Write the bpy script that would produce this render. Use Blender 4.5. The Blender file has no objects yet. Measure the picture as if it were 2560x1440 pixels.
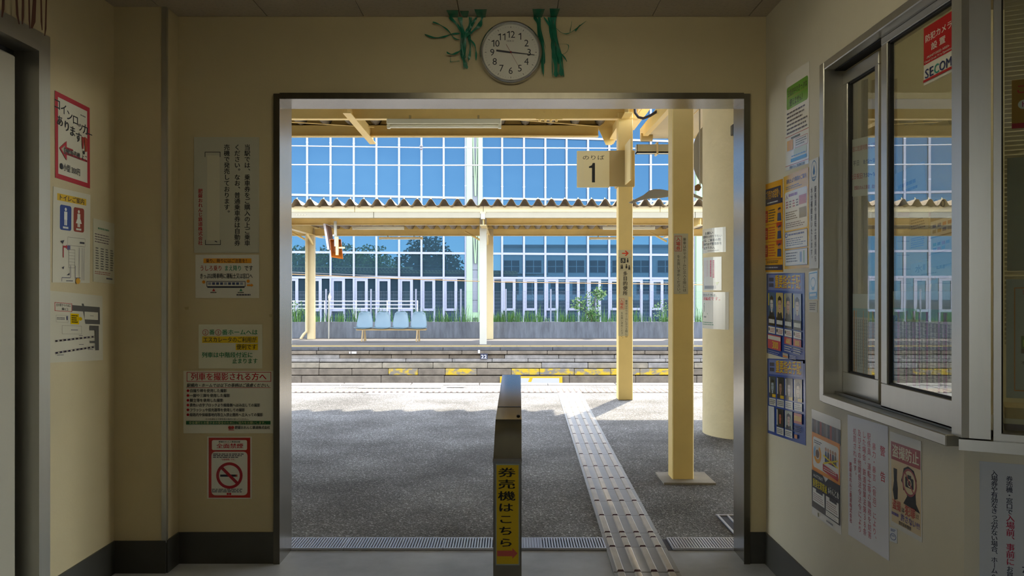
import bpy, math, random
from mathutils import Vector, Matrix
random.seed(7)
SC = bpy.context.scene
COL = SC.collection
PI = math.pi
R = math.radians

# ------------------------------------------------------------------ camera
F = 2100.0            # focal length in pixels of the 2560 px wide frame
HZ, VX = 730.0, 1280.0
CH = 1.284            # camera height above the waiting room floor
WY = 3.977            # inner face of the wall with the opening
RX = 1.2027           # right wall plane
LX = -1.819           # left wall plane
CZ = 2.587            # ceiling height
cam = bpy.data.cameras.new('camera')
cam.sensor_width = 36.0
cam.lens = 36.0 * F / 2560.0
cam.shift_y = (HZ - 720.0) / 2560.0
cam.clip_start, cam.clip_end = 0.05, 1000
camo = bpy.data.objects.new('camera', cam)
COL.objects.link(camo)
camo.location = (0, 0, CH)
camo.rotation_euler = (PI / 2, 0, 0)
SC.camera = camo

# ------------------------------------------------------------------ light
SUN_DIR = Vector((1.075, 2.56, 3.55)).normalized()      # towards the sun
SC.view_settings.view_transform = 'Standard'
SC.view_settings.look = 'None'
SC.view_settings.gamma = 1.0
SC.view_settings.use_curve_mapping = False
SC.view_settings.exposure = 2.5
SC.cycles.max_bounces = 10
SC.cycles.diffuse_bounces = 6
SC.cycles.glossy_bounces = 5
SC.cycles.transparent_max_bounces = 12
SC.cycles.sample_clamp_indirect = 8.0

sun = bpy.data.lights.new('sun', 'SUN')
sun.energy = 1.68
sun.color = (1.0, 0.90, 0.73)
sun.angle = R(0.6)
suno = bpy.data.objects.new('sun', sun)
COL.objects.link(suno)
suno.location = SUN_DIR * 60
suno.rotation_euler = SUN_DIR.to_track_quat('Z', 'Y').to_euler()

world = bpy.data.worlds.new('world')
SC.world = world
world.use_nodes = True
nt = world.node_tree
nt.nodes.clear()
wout = nt.nodes.new('ShaderNodeOutputWorld')
wbg = nt.nodes.new('ShaderNodeBackground')
sky = nt.nodes.new('ShaderNodeTexSky')
sky.sky_type = 'NISHITA'
sky.sun_disc = False
sky.sun_elevation = math.asin(SUN_DIR.z)
sky.sun_rotation = math.atan2(SUN_DIR.x, SUN_DIR.y)
sky.air_density = 1.0
sky.dust_density = 0.2
sky.ozone_density = 2.0
tc = nt.nodes.new('ShaderNodeTexCoord')
mp = nt.nodes.new('ShaderNodeMapping')
mp.inputs['Scale'].default_value = (2.2, 2.2, 5.0)
cn = nt.nodes.new('ShaderNodeTexNoise')
cn.inputs['Scale'].default_value = 1.7
cn.inputs['Detail'].default_value = 7
cn.inputs['Roughness'].default_value = 0.6
cr = nt.nodes.new('ShaderNodeValToRGB')
cr.color_ramp.elements[0].position = 0.52
cr.color_ramp.elements[1].position = 0.72
cm = nt.nodes.new('ShaderNodeMixRGB')
cm.inputs['Color2'].default_value = (7.5, 7.6, 7.8, 1)
cf = nt.nodes.new('ShaderNodeMath')
cf.operation = 'MULTIPLY'
cf.inputs[1].default_value = 0.7
L = nt.links.new
L(tc.outputs['Generated'], mp.inputs['Vector'])
L(mp.outputs['Vector'], cn.inputs['Vector'])
L(cn.outputs['Fac'], cr.inputs['Fac'])
L(cr.outputs['Color'], cf.inputs[0])
L(cf.outputs[0], cm.inputs['Fac'])
hs = nt.nodes.new('ShaderNodeHueSaturation')
hs.inputs['Saturation'].default_value = 0.5
L(sky.outputs['Color'], hs.inputs['Color'])
L(hs.outputs['Color'], cm.inputs['Color1'])
L(cm.outputs['Color'], wbg.inputs['Color'])
wbg.inputs['Strength'].default_value = 0.35
L(wbg.outputs['Background'], wout.inputs['Surface'])

# ------------------------------------------------------------------ helpers
def V(*a):
    return Vector(a)
def at(px, py, Y):
    """point at depth Y seen at photo pixel (px, py)"""
    return V((px - VX) * Y / F, Y, CH + (HZ - py) * Y / F)
def ground(px, py, z=0.0):
    Y = F * (CH - z) / (py - HZ)
    return V((px - VX) * Y / F, Y, z)
def bw(px, py, d=0.0):           # on the back wall
    return at(px, py, WY - d)
def rw(px, py, X=RX):            # on the right wall
    return at(px, py, F * X / (px - VX))
def lw(px, py, X=LX):            # on the left wall
    return at(px, py, F * X / (px - VX))

def lin(c):
    return tuple((x / 12.92) if x <= 0.04045 else ((x + 0.055) / 1.055) ** 2.4 for x in c)
def hexc(h):
    h = h.lstrip('#')
    return lin(tuple(int(h[i:i + 2], 16) / 255 for i in (0, 2, 4)))

MATS = {}
def mat(name, col=(0.8, 0.8, 0.8), rough=0.6, metal=0.0, noise=0.0, nscale=8.0, bump=0.0, bscale=60.0,
        spec=0.5, stretch=None, col2=None, emit=None, trans=0.0, coat=0.0, lo=0.3, hi=0.7):
    if name in MATS:
        return MATS[name]
    m = bpy.data.materials.new(name)
    m.use_nodes = True
    t = m.node_tree
    b = t.nodes['Principled BSDF']
    b.inputs['Base Color'].default_value = (*col, 1)
    b.inputs['Roughness'].default_value = rough
    b.inputs['Metallic'].default_value = metal
    b.inputs['Specular IOR Level'].default_value = spec
    b.inputs['Coat Weight'].default_value = coat
    if emit:
        b.inputs['Emission Color'].default_value = (*emit[:3], 1)
        b.inputs['Emission Strength'].default_value = emit[3]
    if noise or col2 or bump:
        tcx = t.nodes.new('ShaderNodeTexCoord')
        src = tcx.outputs['Object']
        if stretch:
            mpx = t.nodes.new('ShaderNodeMapping')
            mpx.inputs['Scale'].default_value = stretch
            t.links.new(src, mpx.inputs['Vector'])
            src = mpx.outputs['Vector']
    if noise or col2:
        n = t.nodes.new('ShaderNodeTexNoise')
        n.inputs['Scale'].default_value = nscale
        n.inputs['Detail'].default_value = 6
        n.inputs['Roughness'].default_value = 0.62
        t.links.new(src, n.inputs['Vector'])
        rp = t.nodes.new('ShaderNodeValToRGB')
        rp.color_ramp.elements[0].position = lo
        rp.color_ramp.elements[1].position = hi
        c2 = col2 if col2 else tuple(max(0, x * (1 - noise)) for x in col)
        rp.color_ramp.elements[0].color = (*c2, 1)
        rp.color_ramp.elements[1].color = (*col, 1)
        t.links.new(n.outputs['Fac'], rp.inputs['Fac'])
        t.links.new(rp.outputs['Color'], b.inputs['Base Color'])
    if bump:
        n2 = t.nodes.new('ShaderNodeTexNoise')
        n2.inputs['Scale'].default_value = bscale
        n2.inputs['Detail'].default_value = 5
        t.links.new(src, n2.inputs['Vector'])
        bp = t.nodes.new('ShaderNodeBump')
        bp.inputs['Strength'].default_value = bump
        bp.inputs['Distance'].default_value = 0.01
        t.links.new(n2.outputs['Fac'], bp.inputs['Height'])
        t.links.new(bp.outputs['Normal'], b.inputs['Normal'])
    MATS[name] = m
    return m

def glass_mat(name, tint=(1, 1, 1), refl=(1, 1, 1), base=0.04, rough=0.0, body=None):
    """window pane: fresnel reflection over clear (or dark, body=) glass"""
    if name in MATS:
        return MATS[name]
    m = bpy.data.materials.new(name)
    m.use_nodes = True
    t = m.node_tree
    t.nodes.clear()
    o = t.nodes.new('ShaderNodeOutputMaterial')
    g = t.nodes.new('ShaderNodeBsdfGlossy')
    g.inputs['Color'].default_value = (*refl, 1)
    g.inputs['Roughness'].default_value = rough
    if body is None:
        d = t.nodes.new('ShaderNodeBsdfTransparent')
        d.inputs['Color'].default_value = (*tint, 1)
    else:
        d = t.nodes.new('ShaderNodeBsdfDiffuse')
        d.inputs['Color'].default_value = (*body, 1)
    lw_ = t.nodes.new('ShaderNodeLayerWeight')          # Schlick's approximation, the same from both sides
    lw_.inputs['Blend'].default_value = 0.5
    pw = t.nodes.new('ShaderNodeMath')
    pw.operation = 'POWER'
    pw.inputs[1].default_value = 5.0
    t.links.new(lw_.outputs['Facing'], pw.inputs[0])
    mr = t.nodes.new('ShaderNodeMapRange')
    mr.inputs['To Min'].default_value = base
    mr.inputs['To Max'].default_value = 1.0
    t.links.new(pw.outputs[0], mr.inputs['Value'])
    mx = t.nodes.new('ShaderNodeMixShader')
    t.links.new(mr.outputs[0], mx.inputs['Fac'])
    t.links.new(d.outputs[0], mx.inputs[1])
    t.links.new(g.outputs[0], mx.inputs[2])
    t.links.new(mx.outputs[0], o.inputs['Surface'])
    MATS[name] = m
    return m

def wloc(o):
    p = V(0, 0, 0)
    while o is not None:
        p = p + Vector(o.location)
        o = o.parent
    return p

class MB:
    """collects faces; build() links them as one mesh object"""
    def __init__(s):
        s.v, s.f, s.m = [], [], []
    def add(s, vs, fs, mi=0):
        b = len(s.v)
        s.v += [Vector(p) for p in vs]
        s.f += [tuple(b + i for i in f) for f in fs]
        s.m += [mi] * len(fs)
        return s
    def box(s, x0, x1, y0, y1, z0, z1, mi=0, M=None):
        x0, x1 = min(x0, x1), max(x0, x1); y0, y1 = min(y0, y1), max(y0, y1); z0, z1 = min(z0, z1), max(z0, z1)
        vs = [V(x0, y0, z0), V(x1, y0, z0), V(x1, y1, z0), V(x0, y1, z0),
              V(x0, y0, z1), V(x1, y0, z1), V(x1, y1, z1), V(x0, y1, z1)]
        if M is not None:
            vs = [M @ p for p in vs]
        return s.add(vs, [(0, 3, 2, 1), (4, 5, 6, 7), (0, 1, 5, 4), (1, 2, 6, 5), (2, 3, 7, 6), (3, 0, 4, 7)], mi)
    def cbox(s, x0, x1, y0, y1, z0, z1, c=0.004, mi=0, M=None):
        """box with chamfered vertical and horizontal edges"""
        x0, x1 = min(x0, x1), max(x0, x1); y0, y1 = min(y0, y1), max(y0, y1); z0, z1 = min(z0, z1), max(z0, z1)
        vs, idx = [], {}
        for ix in (0, 1):
            for iy in (0, 1):
                for iz in (0, 1):
                    P = [(x0, x1)[ix], (y0, y1)[iy], (z0, z1)[iz]]
                    S = [c if i == 0 else -c for i in (ix, iy, iz)]
                    for a in range(3):
                        q = P[:]
                        for k in range(3):
                            if k != a:
                                q[k] += S[k]
                        idx[(ix, iy, iz, a)] = len(vs)
                        vs.append(V(*q))
        fs = []
        def face(keys):
            pts = [vs[idx[k]] for k in keys]
            n = (pts[1] - pts[0]).cross(pts[2] - pts[0])
            cc = V((x0 + x1) / 2, (y0 + y1) / 2, (z0 + z1) / 2)
            mid = sum(pts, V(0, 0, 0)) / len(pts)
            ks = keys if n.dot(mid - cc) > 0 else keys[::-1]
            fs.append(tuple(idx[k] for k in ks))
        def key(a, ia, b, ib, c2, ic, ax):
            d = {a: ia, b: ib, c2: ic}
            return (d[0], d[1], d[2], ax)
        for a in range(3):
            b, c2 = [k for k in range(3) if k != a]
            for ia in (0, 1):
                face([key(a, ia, b, 0, c2, 0, a), key(a, ia, b, 1, c2, 0, a), key(a, ia, b, 1, c2, 1, a), key(a, ia, b, 0, c2, 1, a)])
        for a in range(3):
            b, c2 = [k for k in range(3) if k != a]
            for ib in (0, 1):
                for ic in (0, 1):
                    face([key(a, 0, b, ib, c2, ic, b), key(a, 1, b, ib, c2, ic, b), key(a, 1, b, ib, c2, ic, c2), key(a, 0, b, ib, c2, ic, c2)])
        for ix in (0, 1):
            for iy in (0, 1):
                for iz in (0, 1):
                    face([(ix, iy, iz, 0), (ix, iy, iz, 1), (ix, iy, iz, 2)])
        if M is not None:
            vs = [M @ p for p in vs]
        return s.add(vs, fs, mi)
    def prism(s, poly, vec, mi=0):
        """closed polygon of points swept by vec"""
        n = len(poly)
        vec = Vector(vec)
        a = [Vector(p) for p in poly]
        nrm = V(0, 0, 0)
        for i in range(n):
            nrm += a[i].cross(a[(i + 1) % n])
        if nrm.dot(vec) > 0:
            a = a[::-1]
        vs = a + [p + vec for p in a]
        fs = [tuple(range(n)), tuple(range(2 * n - 1, n - 1, -1))]
        fs += [((i + 1) % n, i, n + i, n + (i + 1) % n) for i in range(n)]
        return s.add(vs, fs, mi)
    def tube(s, path, r, n=8, mi=0, caps=True):
        path = [Vector(p) for p in path]
        rs = r if isinstance(r, (list, tuple)) else [r] * len(path)
        vs, fs = [], []
        prev = None
        for i, p in enumerate(path):
            d = (path[min(i + 1, len(path) - 1)] - path[max(i - 1, 0)]).normalized()
            if prev is None:
                u = d.orthogonal().normalized()
            else:
                u = (prev - d * prev.dot(d))
                u = u.normalized() if u.length > 1e-6 else d.orthogonal().normalized()
            prev = u
            w = d.cross(u)
            for k in range(n):
                a = 2 * PI * k / n
                vs.append(p + (u * math.cos(a) + w * math.sin(a)) * rs[i])
        for i in range(len(path) - 1):
            for k in range(n):
                k2 = (k + 1) % n
                fs.append((i * n + k, i * n + k2, (i + 1) * n + k2, (i + 1) * n + k))
        if caps:
            fs.append(tuple(range(n - 1, -1, -1)))
            fs.append(tuple((len(path) - 1) * n + k for k in range(n)))
        return s.add(vs, fs, mi)
    def ribbon(s, path, w, side, mi=0):
        """flat strip along path, half widths w, widened along vector side"""
        vs, fs = [], []
        side = Vector(side)
        ws = w if isinstance(w, (list, tuple)) else [w] * len(path)
        for p, ww in zip(path, ws):
            p = Vector(p)
            vs += [p - side * ww, p + side * ww]
        for i in range(len(path) - 1):
            fs.append((2 * i, 2 * i + 1, 2 * i + 3, 2 * i + 2))
        return s.add(vs, fs, mi)
    def lathe(s, prof, c, axis='Z', n=32, mi=0):
        """profile [(r, h)] revolved about an axis through c"""
        c = Vector(c)
        vs, fs = [], []
        for r, h in prof:
            for k in range(n):
                a = 2 * PI * k / n
                if axis == 'Z':
                    q = V(r * math.cos(a), r * math.sin(a), h)
                else:                       # about Y, h towards -Y (the viewer)
                    q = V(r * math.cos(a), -h, r * math.sin(a))
                vs.append(c + q)
        for i in range(len(prof) - 1):
            for k in range(n):
                k2 = (k + 1) % n
                fs.append((i * n + k, i * n + k2, (i + 1) * n + k2, (i + 1) * n + k))
        if prof[0][0] > 1e-5:
            fs.append(tuple(range(n - 1, -1, -1)))
        if prof[-1][0] > 1e-5:
            fs.append(tuple((len(prof) - 1) * n + k for k in range(n)))
        return s.add(vs, fs, mi)
    def build(s, name, mats, parent=None, loc=None, smooth=False, local=False):
        if not isinstance(mats, (list, tuple)):
            mats = [mats]
        o0 = wloc(parent) if parent is not None else V(0, 0, 0)
        l = Vector(loc) if loc is not None else V(0, 0, 0)
        base = V(0, 0, 0) if local else (o0 + l)
        me = bpy.data.meshes.new(name)
        me.from_pydata([tuple(p - base) for p in s.v], [], s.f)
        for m in mats:
            me.materials.append(m)
        if len(mats) > 1:
            me.polygons.foreach_set('material_index', s.m)
        if smooth:
            me.polygons.foreach_set('use_smooth', [True] * len(me.polygons))
            try:
                me.set_sharp_from_angle(angle=R(40))
            except Exception:
                pass
        me.update()
        o = bpy.data.objects.new(name, me)
        COL.objects.link(o)
        o.location = l
        if parent is not None:
            o.parent = parent
        return o

def tag(o, label=None, cat=None, group=None, kind=None):
    if label: o['label'] = label
    if cat: o['category'] = cat
    if group: o['group'] = group
    if kind: o['kind'] = kind
    return o
def thing(name, label, cat, loc=(0, 0, 0), rz=0.0, group=None, kind=None):
    o = bpy.data.objects.new(name, None)
    COL.objects.link(o)
    o.empty_display_size = 0.1
    o.location = loc
    o.rotation_euler = (0, 0, rz)
    return tag(o, label, cat, group, kind)
def struct(o, label=None):
    o['kind'] = 'structure'
    if label: o['label'] = label
    return o
def dup(src, loc, rz=0.0, label=None, parent=None):
    """copy of a thing or part with its children"""
    r = src.copy()
    COL.objects.link(r)
    r.location = loc
    r.rotation_euler = (0, 0, rz)
    if parent is not None: r.parent = parent
    if label: r['label'] = label
    for ch in list(src.children):
        c = ch.copy(); COL.objects.link(c); c.parent = r
        for g in list(ch.children):
            d = g.copy(); COL.objects.link(d); d.parent = c
    return r
def same(src, name, parent, loc, rz=0.0):
    """another piece that shares the mesh"""
    o = bpy.data.objects.new(name, src.data)
    COL.objects.link(o)
    o.parent = parent
    o.location = loc
    o.rotation_euler = (0, 0, rz)
    return o

# ------------------------------------------------------------------ print
GL = {}
def glyph(ch, bold):
    k = (ch, bold)
    if k in GL:
        return GL[k]
    if ch == '1':
        t = 0.135 if bold else 0.09
        vs = [(0.30, 0), (0.30 + t, 0), (0.30 + t, 0.69), (0.30 + t * 0.35, 0.69), (0.10, 0.56), (0.10, 0.56 - t * 0.8), (0.30, 0.56 - t * 0.3)]
        fs = [(0, 1, 2, 3, 6), (3, 4, 5, 6)]
        g = ([(x, y) for x, y in vs], fs, 0.52)
    else:
        c = bpy.data.curves.new('g', 'FONT')
        c.body = ch
        c.resolution_u = 2
        o = bpy.data.objects.new('g', c)
        m = o.to_mesh()
        vs = [(v.co.x, v.co.y) for v in m.vertices]
        fs = [tuple(p.vertices) for p in m.polygons]
        o.to_mesh_clear()
        bpy.data.objects.remove(o)
        bpy.data.curves.remove(c)
        adv = 1.0 if ord(ch) > 0x2E80 else (max([p[0] for p in vs], default=0.2) + 0.07)
        if bold and vs:                    # heavier strokes: the outline laid over itself
            n0 = len(vs)
            base, bf = vs, fs
            vs, fs = [], []
            for i, (dx, dy) in enumerate(((-0.021, 0), (0.021, 0), (0, 0.016))):
                vs = vs + [(x + dx, y + dy, i) for x, y in base]
                fs = fs + [tuple(q + n0 * i for q in f) for f in bf]
        g = (vs, fs, adv)
    GL[k] = g
    return g

def pm(h, gloss):
    return mat('print_%s_%s' % (h, 'laminated' if gloss else 'matt'), hexc(h), 0.16 if gloss else 0.65)

class Sheet:
    """a flat sheet standing on a surface, with its print as a child mesh.
    TL, TR, BL: corners as the reader sees them; uw x vh: drawing units"""
    def __init__(s, name, label, cat, TL, TR, BL, uw, vh, paper='f2efe6', gloss=False, thick=0.0012, group=None,
                 parent=None, lift=0.0006, arc=None):
        s.TL, s.u, s.v = Vector(TL), Vector(TR) - Vector(TL), Vector(BL) - Vector(TL)
        s.uw, s.vh, s.g, s.k, s.th = uw, vh, gloss, 0, thick
        s.n = s.v.cross(s.u).normalized()
        s.arc = arc
        s.lift = lift
        s.mb, s.mi = MB(), {}
        b = MB()
        nn = 1 if arc is None else 12
        for i in range(nn):
            x0, x1 = uw * i / nn, uw * (i + 1) / nn
            fr = [s.pt(x0, 0, thick), s.pt(x1, 0, thick), s.pt(x1, vh, thick), s.pt(x0, vh, thick)]
            bk = [s.pt(x0, 0, 0), s.pt(x1, 0, 0), s.pt(x1, vh, 0), s.pt(x0, vh, 0)]
            b.add(fr + bk, [(3, 2, 1, 0), (4, 5, 6, 7), (0, 1, 5, 4), (1, 2, 6, 5), (2, 3, 7, 6), (3, 0, 4, 7)])
        s.o = b.build(name, pm(paper, gloss), parent, loc=s.TL if parent is None else s.TL - wloc(parent))
        if parent is None:
            tag(s.o, label, cat, group)
        elif label:
            s.o['label'] = label
    def pt(s, x, y, h):
        if s.arc is not None:       # wrapped round a vertical post: centre (cx, cy), radius, start angle, angle span
            cx, cy, r, a0, da = s.arc
            a = a0 + da * x / s.uw
            rr = r + s.lift + h
            return V(cx + rr * math.cos(a), cy + rr * math.sin(a), s.TL.z + s.v.z * y / s.vh)
        return s.TL + s.u * (x / s.uw) + s.v * (y / s.vh) + s.n * (h + s.lift)
    def _m(s, c):
        if c not in s.mi:
            s.mi[c] = len(s.mi)
        return s.mi[c]
    def h(s):
        s.k += 1
        return s.th + 0.00012 + 0.00006 * s.k
    def poly(s, pts, c):
        h = s.h()
        q = [s.pt(x, y, h) for x, y in pts]
        nrm = V(0, 0, 0)
        for i in range(len(q)):
            nrm += (q[i] - q[0]).cross(q[(i + 1) % len(q)] - q[0])
        f = tuple(range(len(q)))
        s.mb.add(q, [f if nrm.dot(s.n) > 0 else f[::-1]], s._m(c))
        return s
    def rect(s, x0, y0, x1, y1, c):
        if s.arc is not None and x1 - x0 > s.uw / 10:
            k = max(2, int((x1 - x0) / s.uw * 12))
            for i in range(k):
                s.poly([(x0 + (x1 - x0) * i / k, y0), (x0 + (x1 - x0) * (i + 1) / k, y0), (x0 + (x1 - x0) * (i + 1) / k, y1), (x0 + (x1 - x0) * i / k, y1)], c)
            return s
        return s.poly([(x0, y0), (x1, y0), (x1, y1), (x0, y1)], c)
    def rrect(s, x0, y0, x1, y1, r, c, asp=1.0):
        pts = []
        rx = r * asp
        for cx, cy, a0 in ((x1 - rx, y0 + r, -90), (x1 - rx, y1 - r, 0), (x0 + rx, y1 - r, 90), (x0 + rx, y0 + r, 180)):
            for k in range(5):
                a = R(a0 + 22.5 * k)
                pts.append((cx + rx * math.cos(a), cy + r * math.sin(a)))
        return s.poly(pts, c)
    def frame(s, x0, y0, x1, y1, w, c):
        s.rect(x0, y0, x1, y0 + w, c); s.rect(x0, y1 - w, x1, y1, c)
        s.rect(x0, y0 + w, x0 + w, y1 - w, c); s.rect(x1 - w, y0 + w, x1, y1 - w, c)
        return s
    def disc(s, x, y, r, c, asp=1.0, n=24):
        return s.poly([(x + r * asp * math.cos(2 * PI * k / n), y + r * math.sin(2 * PI * k / n)) for k in range(n)], c)
    def ring(s, x, y, r0, r1, c, asp=1.0, n=36, a0=0, a1=360):
        h = s.h()
        for k in range(n):
            A, B = R(a0 + (a1 - a0) * k / n), R(a0 + (a1 - a0) * (k + 1) / n)
            q = [(x + r * asp * math.cos(t), y + r * math.sin(t)) for r, t in ((r0, A), (r1, A), (r1, B), (r0, B))]
            s.mb.add([s.pt(a, b, h) for a, b in q], [(3, 2, 1, 0)], s._m(c))
        return s
    def line(s, x0, y0, x1, y1, w, c):
        d = math.hypot(x1 - x0, y1 - y0)
        nx, ny = -(y1 - y0) / d * w / 2, (x1 - x0) / d * w / 2
        return s.poly([(x0 + nx, y0 + ny), (x1 + nx, y1 + ny), (x1 - nx, y1 - ny), (x0 - nx, y0 - ny)], c)
    def _g(s, ch, x, y, sx, sy, c, bold, rot=False, sh=0.0):
        vs, fs, adv = glyph(ch, bold)
        h = s.h()
        q = []
        for p in vs:
            a, b = p[0], p[1]
            hh = h + (p[2] * 0.00005 if len(p) > 2 else 0)
            if rot:
                a, b = (b + 0.12), (0.88 - a)
            q.append(s.pt(x + (a + sh * b) * sx, y - b * sy, hh))
        s.mb.add(q, fs, s._m(c))
    def text(s, t, x, y, size, c='1c1c22', bold=False, asp=1.0, width=None, sh=0.0, align='l'):
        """one line, (x, y) its top left corner; width squeezes or spreads it to that length"""
        k0 = s.k
        adv = [0.32 if ch == ' ' else glyph(ch, bold)[2] for ch in t]
        sx = size * asp
        tot = sum(adv) * sx
        if width:
            sx *= width / tot
            tot = width
        if align == 'c': x -= tot / 2
        if align == 'r': x -= tot
        for ch, a in zip(t, adv):
            if ch != ' ':
                s.k = k0
                s._g(ch, x, y + 0.88 * size, sx, size, c, bold, False, sh)
            x += a * sx
        s.k = k0 + 3
        return s
    def vtext(s, t, x, y, size, c='1c1c22', bold=False, pitch=None, asp=1.0):
        """a column read downwards, centred on x"""
        k0 = s.k
        p = pitch or size
        for ch in t:
            if ch != ' ':
                s.k = k0
                sx = size * asp
                if ch in 'ー（）「」〜':
                    s._g(ch, x - sx * 0.5, y + 0.88 * size, sx, size, c, bold, True)
                elif ch in '、。':
                    s._g(ch, x + sx * 0.12, y + 0.32 * size, sx, size, c, bold)
                elif ord(ch) < 0x2E80:
                    s._g(ch, x - sx * 0.3, y + 0.88 * size, sx, size, c, bold)
                else:
                    s._g(ch, x - sx * 0.5, y + 0.88 * size, sx, size, c, bold)
            y += p
        s.k = k0 + 3
        return s
    def greek(s, x0, y0, x1, y1, n, c='4a4a50', fill=0.5, seed=1, ragged=0.25):
        """rows of print too small to read"""
        rr = random.Random(seed)
        k0 = s.k
        st = (y1 - y0) / n
        for i in range(n):
            x = x0
            end = x1 - (x1 - x0) * ragged * rr.random()
            while x < end:
                w = min(end - x, (x1 - x0) * rr.uniform(0.05, 0.16))
                s.k = k0
                s.rect(x, y0 + st * i + st * (1 - fill) / 2, x + w, y0 + st * i + st * (1 + fill) / 2, c)
                x += w + (x1 - x0) * 0.02
        s.k = k0 + 1
        return s
    def vgreek(s, x0, y0, x1, y1, n, c='4a4a50', fill=0.5, seed=1):
        rr = random.Random(seed)
        k0 = s.k
        st = (x1 - x0) / n
        for i in range(n):
            y = y0
            end = y1 - (y1 - y0) * 0.2 * rr.random()
            while y < end:
                w = min(end - y, (y1 - y0) * rr.uniform(0.03, 0.08))
                s.k = k0
                s.rect(x0 + st * i + st * (1 - fill) / 2, y, x0 + st * i + st * (1 + fill) / 2, y + w, c)
                y += w + (y1 - y0) * 0.012
        s.k = k0 + 1
        return s
    def done(s, name='printed_matter'):
        if s.mb.v:
            ms = [None] * len(s.mi)
            for c, i in s.mi.items():
                ms[i] = pm(c, s.g)
            s.mb.build(name, ms, s.o)
        return s.o

# ================================================================== the waiting room
PAINT = mat('cream_wall_paint', (0.57, 0.475, 0.275), 0.55, noise=0.10, nscale=2.2, bump=0.05, bscale=90)
PAINT_R = mat('pale_wall_paint', (0.60, 0.55, 0.41), 0.5, noise=0.08, nscale=2.5, bump=0.05, bscale=90)
CEIL = mat('ceiling_board', (0.50, 0.43, 0.32), 0.9, noise=0.12, nscale=60, bump=0.15, bscale=250, lo=0.35, hi=0.5)
STEEL = mat('brushed_steel', (0.36, 0.335, 0.29), 0.24, 1.0, noise=0.16, nscale=5, stretch=(6, 6, 0.6))
STEEL_D = mat('dark_steel', (0.17, 0.155, 0.12), 0.30, 1.0, noise=0.15, nscale=5, stretch=(6, 6, 0.6))
ALU = mat('anodised_aluminium', (0.50, 0.485, 0.43), 0.33, 0.85, noise=0.06, nscale=4, stretch=(8, 8, 0.5))
BASE = mat('dark_skirting', (0.075, 0.072, 0.06), 0.42, 0.3, noise=0.3, nscale=4)
CONC = mat('trowelled_concrete', (0.52, 0.53, 0.54), 0.5, noise=0.35, nscale=3.0, bump=0.03, bscale=40, spec=0.35)
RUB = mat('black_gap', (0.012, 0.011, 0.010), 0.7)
DX0, DX1 = (688 - VX) / 528, (1871 - VX) / 528          # outer edges of the steel door lining
DI0, DI1 = (701 - VX) / 528, (1862 - VX) / 528          # clear opening
DT, DTI = CH + (HZ - 236) / 528, CH + (HZ - 249) / 528
WB = WY + 0.193                                          # outer face of the wall

# floor
f = MB(); f.box(-1.95, 2.6, -3.2, WB, -0.15, 0.0)
struct(f.build('floor', CONC), 'grey trowelled concrete floor of the waiting room')

# ceiling boards
c = MB(); c.box(-2.0, 2.6, -3.2, WY + 0.01, CZ + 0.012, CZ + 0.06)
ce = struct(c.build('ceiling', mat('ceiling_gap', (0.10, 0.08, 0.06), 0.9)), 'speckled beige boarded ceiling')
b = MB(); b.cbox(0.0, 0.452, -0.906, 0.0, 0, 0.014, 0.0015)
b0 = b.build('ceiling_board', CEIL, ce, loc=(-1.61, WY - 0.004, CZ), local=True)
for i in range(10):
    for j in range(8):
        if (i or j):
            same(b0, 'ceiling_board', ce, (-2.065 + 0.455 * i, WY - 0.004 - 0.91 * j, CZ))
bpy.data.objects['ceiling_board'].location = (-2.065, WY - 0.004, CZ)

# wall with the opening to the platform
w = MB()
for x0, x1, z0, z1 in ((-14, DX0, 0, 3.5), (DX1, 16, 0, 3.5), (DX0, DX1, DT, 3.5)):
    w.box(x0, x1, WY, WB, z0, z1)
wall_back = struct(w.build('wall_back', PAINT), 'cream painted wall with the wide opening to the platform')

# steel door lining
t = thing('door_1', 'brushed stainless steel lining around the wide platform opening', None, (0, WY, 0), kind='structure')
m = MB(); m.box(DX0, DI0, WY - 0.012, WB + 0.01, 0, DT); m.build('door_jamb', STEEL, t)
m = MB(); m.box(DI1, DX1, WY - 0.012, WB + 0.01, 0, DT); m.build('door_jamb', STEEL, t)
m = MB(); m.box(DI0, DI1, WY - 0.012, WB + 0.01, DTI, DT); m.build('door_head', STEEL, t)
for sgn, x in ((1, DX0), (-1, DX1)):
    m = MB(); m.box(x - sgn * 0.004, x + sgn * 0.025, WY - 0.016, WY - 0.0125, 0.0, DT); m.build('face_trim', STEEL_D, t)
m = MB(); m.box(DX0 + .025, DX1 - .025, WY - 0.016, WY - 0.0125, DT - 0.024, DT + 0.004); m.build('face_trim', STEEL_D, t)

# pilaster and left wall
PY = 3.839
PX = -1.581
p = MB(); p.box(LX - 0.1, PX, PY, WY + 0.02, 0, CZ + 0.012)
struct(p.build('wall_pilaster', PAINT), 'cream painted pilaster in the left corner')
p = MB(); p.box(PX - 0.020, PX + 0.003, PY - 0.003, PY + 0.016, 0.14, CZ)
struct(p.build('trim_1', ALU), 'aluminium corner strip on the pilaster')
YD = 3.21; DZ = 2.206                                    # sliding door opening in the left wall
l = MB()
l.box(LX - 0.12, LX, YD + 0.077, PY + 0.01, 0, CZ + 0.012)
l.box(LX - 0.12, LX, -3.2, YD + 0.077, DZ + 0.075, CZ + 0.012)
l.box(LX - 0.12, LX, -1.5, 1.2, 0, DZ + 0.075)
l.box(LX - 0.12, LX, -3.2, -2.1, 0, DZ + 0.075)  # unseen gap beside this piece, added to let daylight onto the right wall
struct(l.build('wall_left', PAINT), 'cream painted left wall with the sliding door')
t = thing('door_2', 'grey framed sliding door in the left wall', None, (LX, YD, 0), kind='structure')
m = MB(); m.box(LX - 0.10, LX + 0.012, YD, YD + 0.077, 0, DZ + 0.075); m.build('door_frame', ALU, t)
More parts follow.
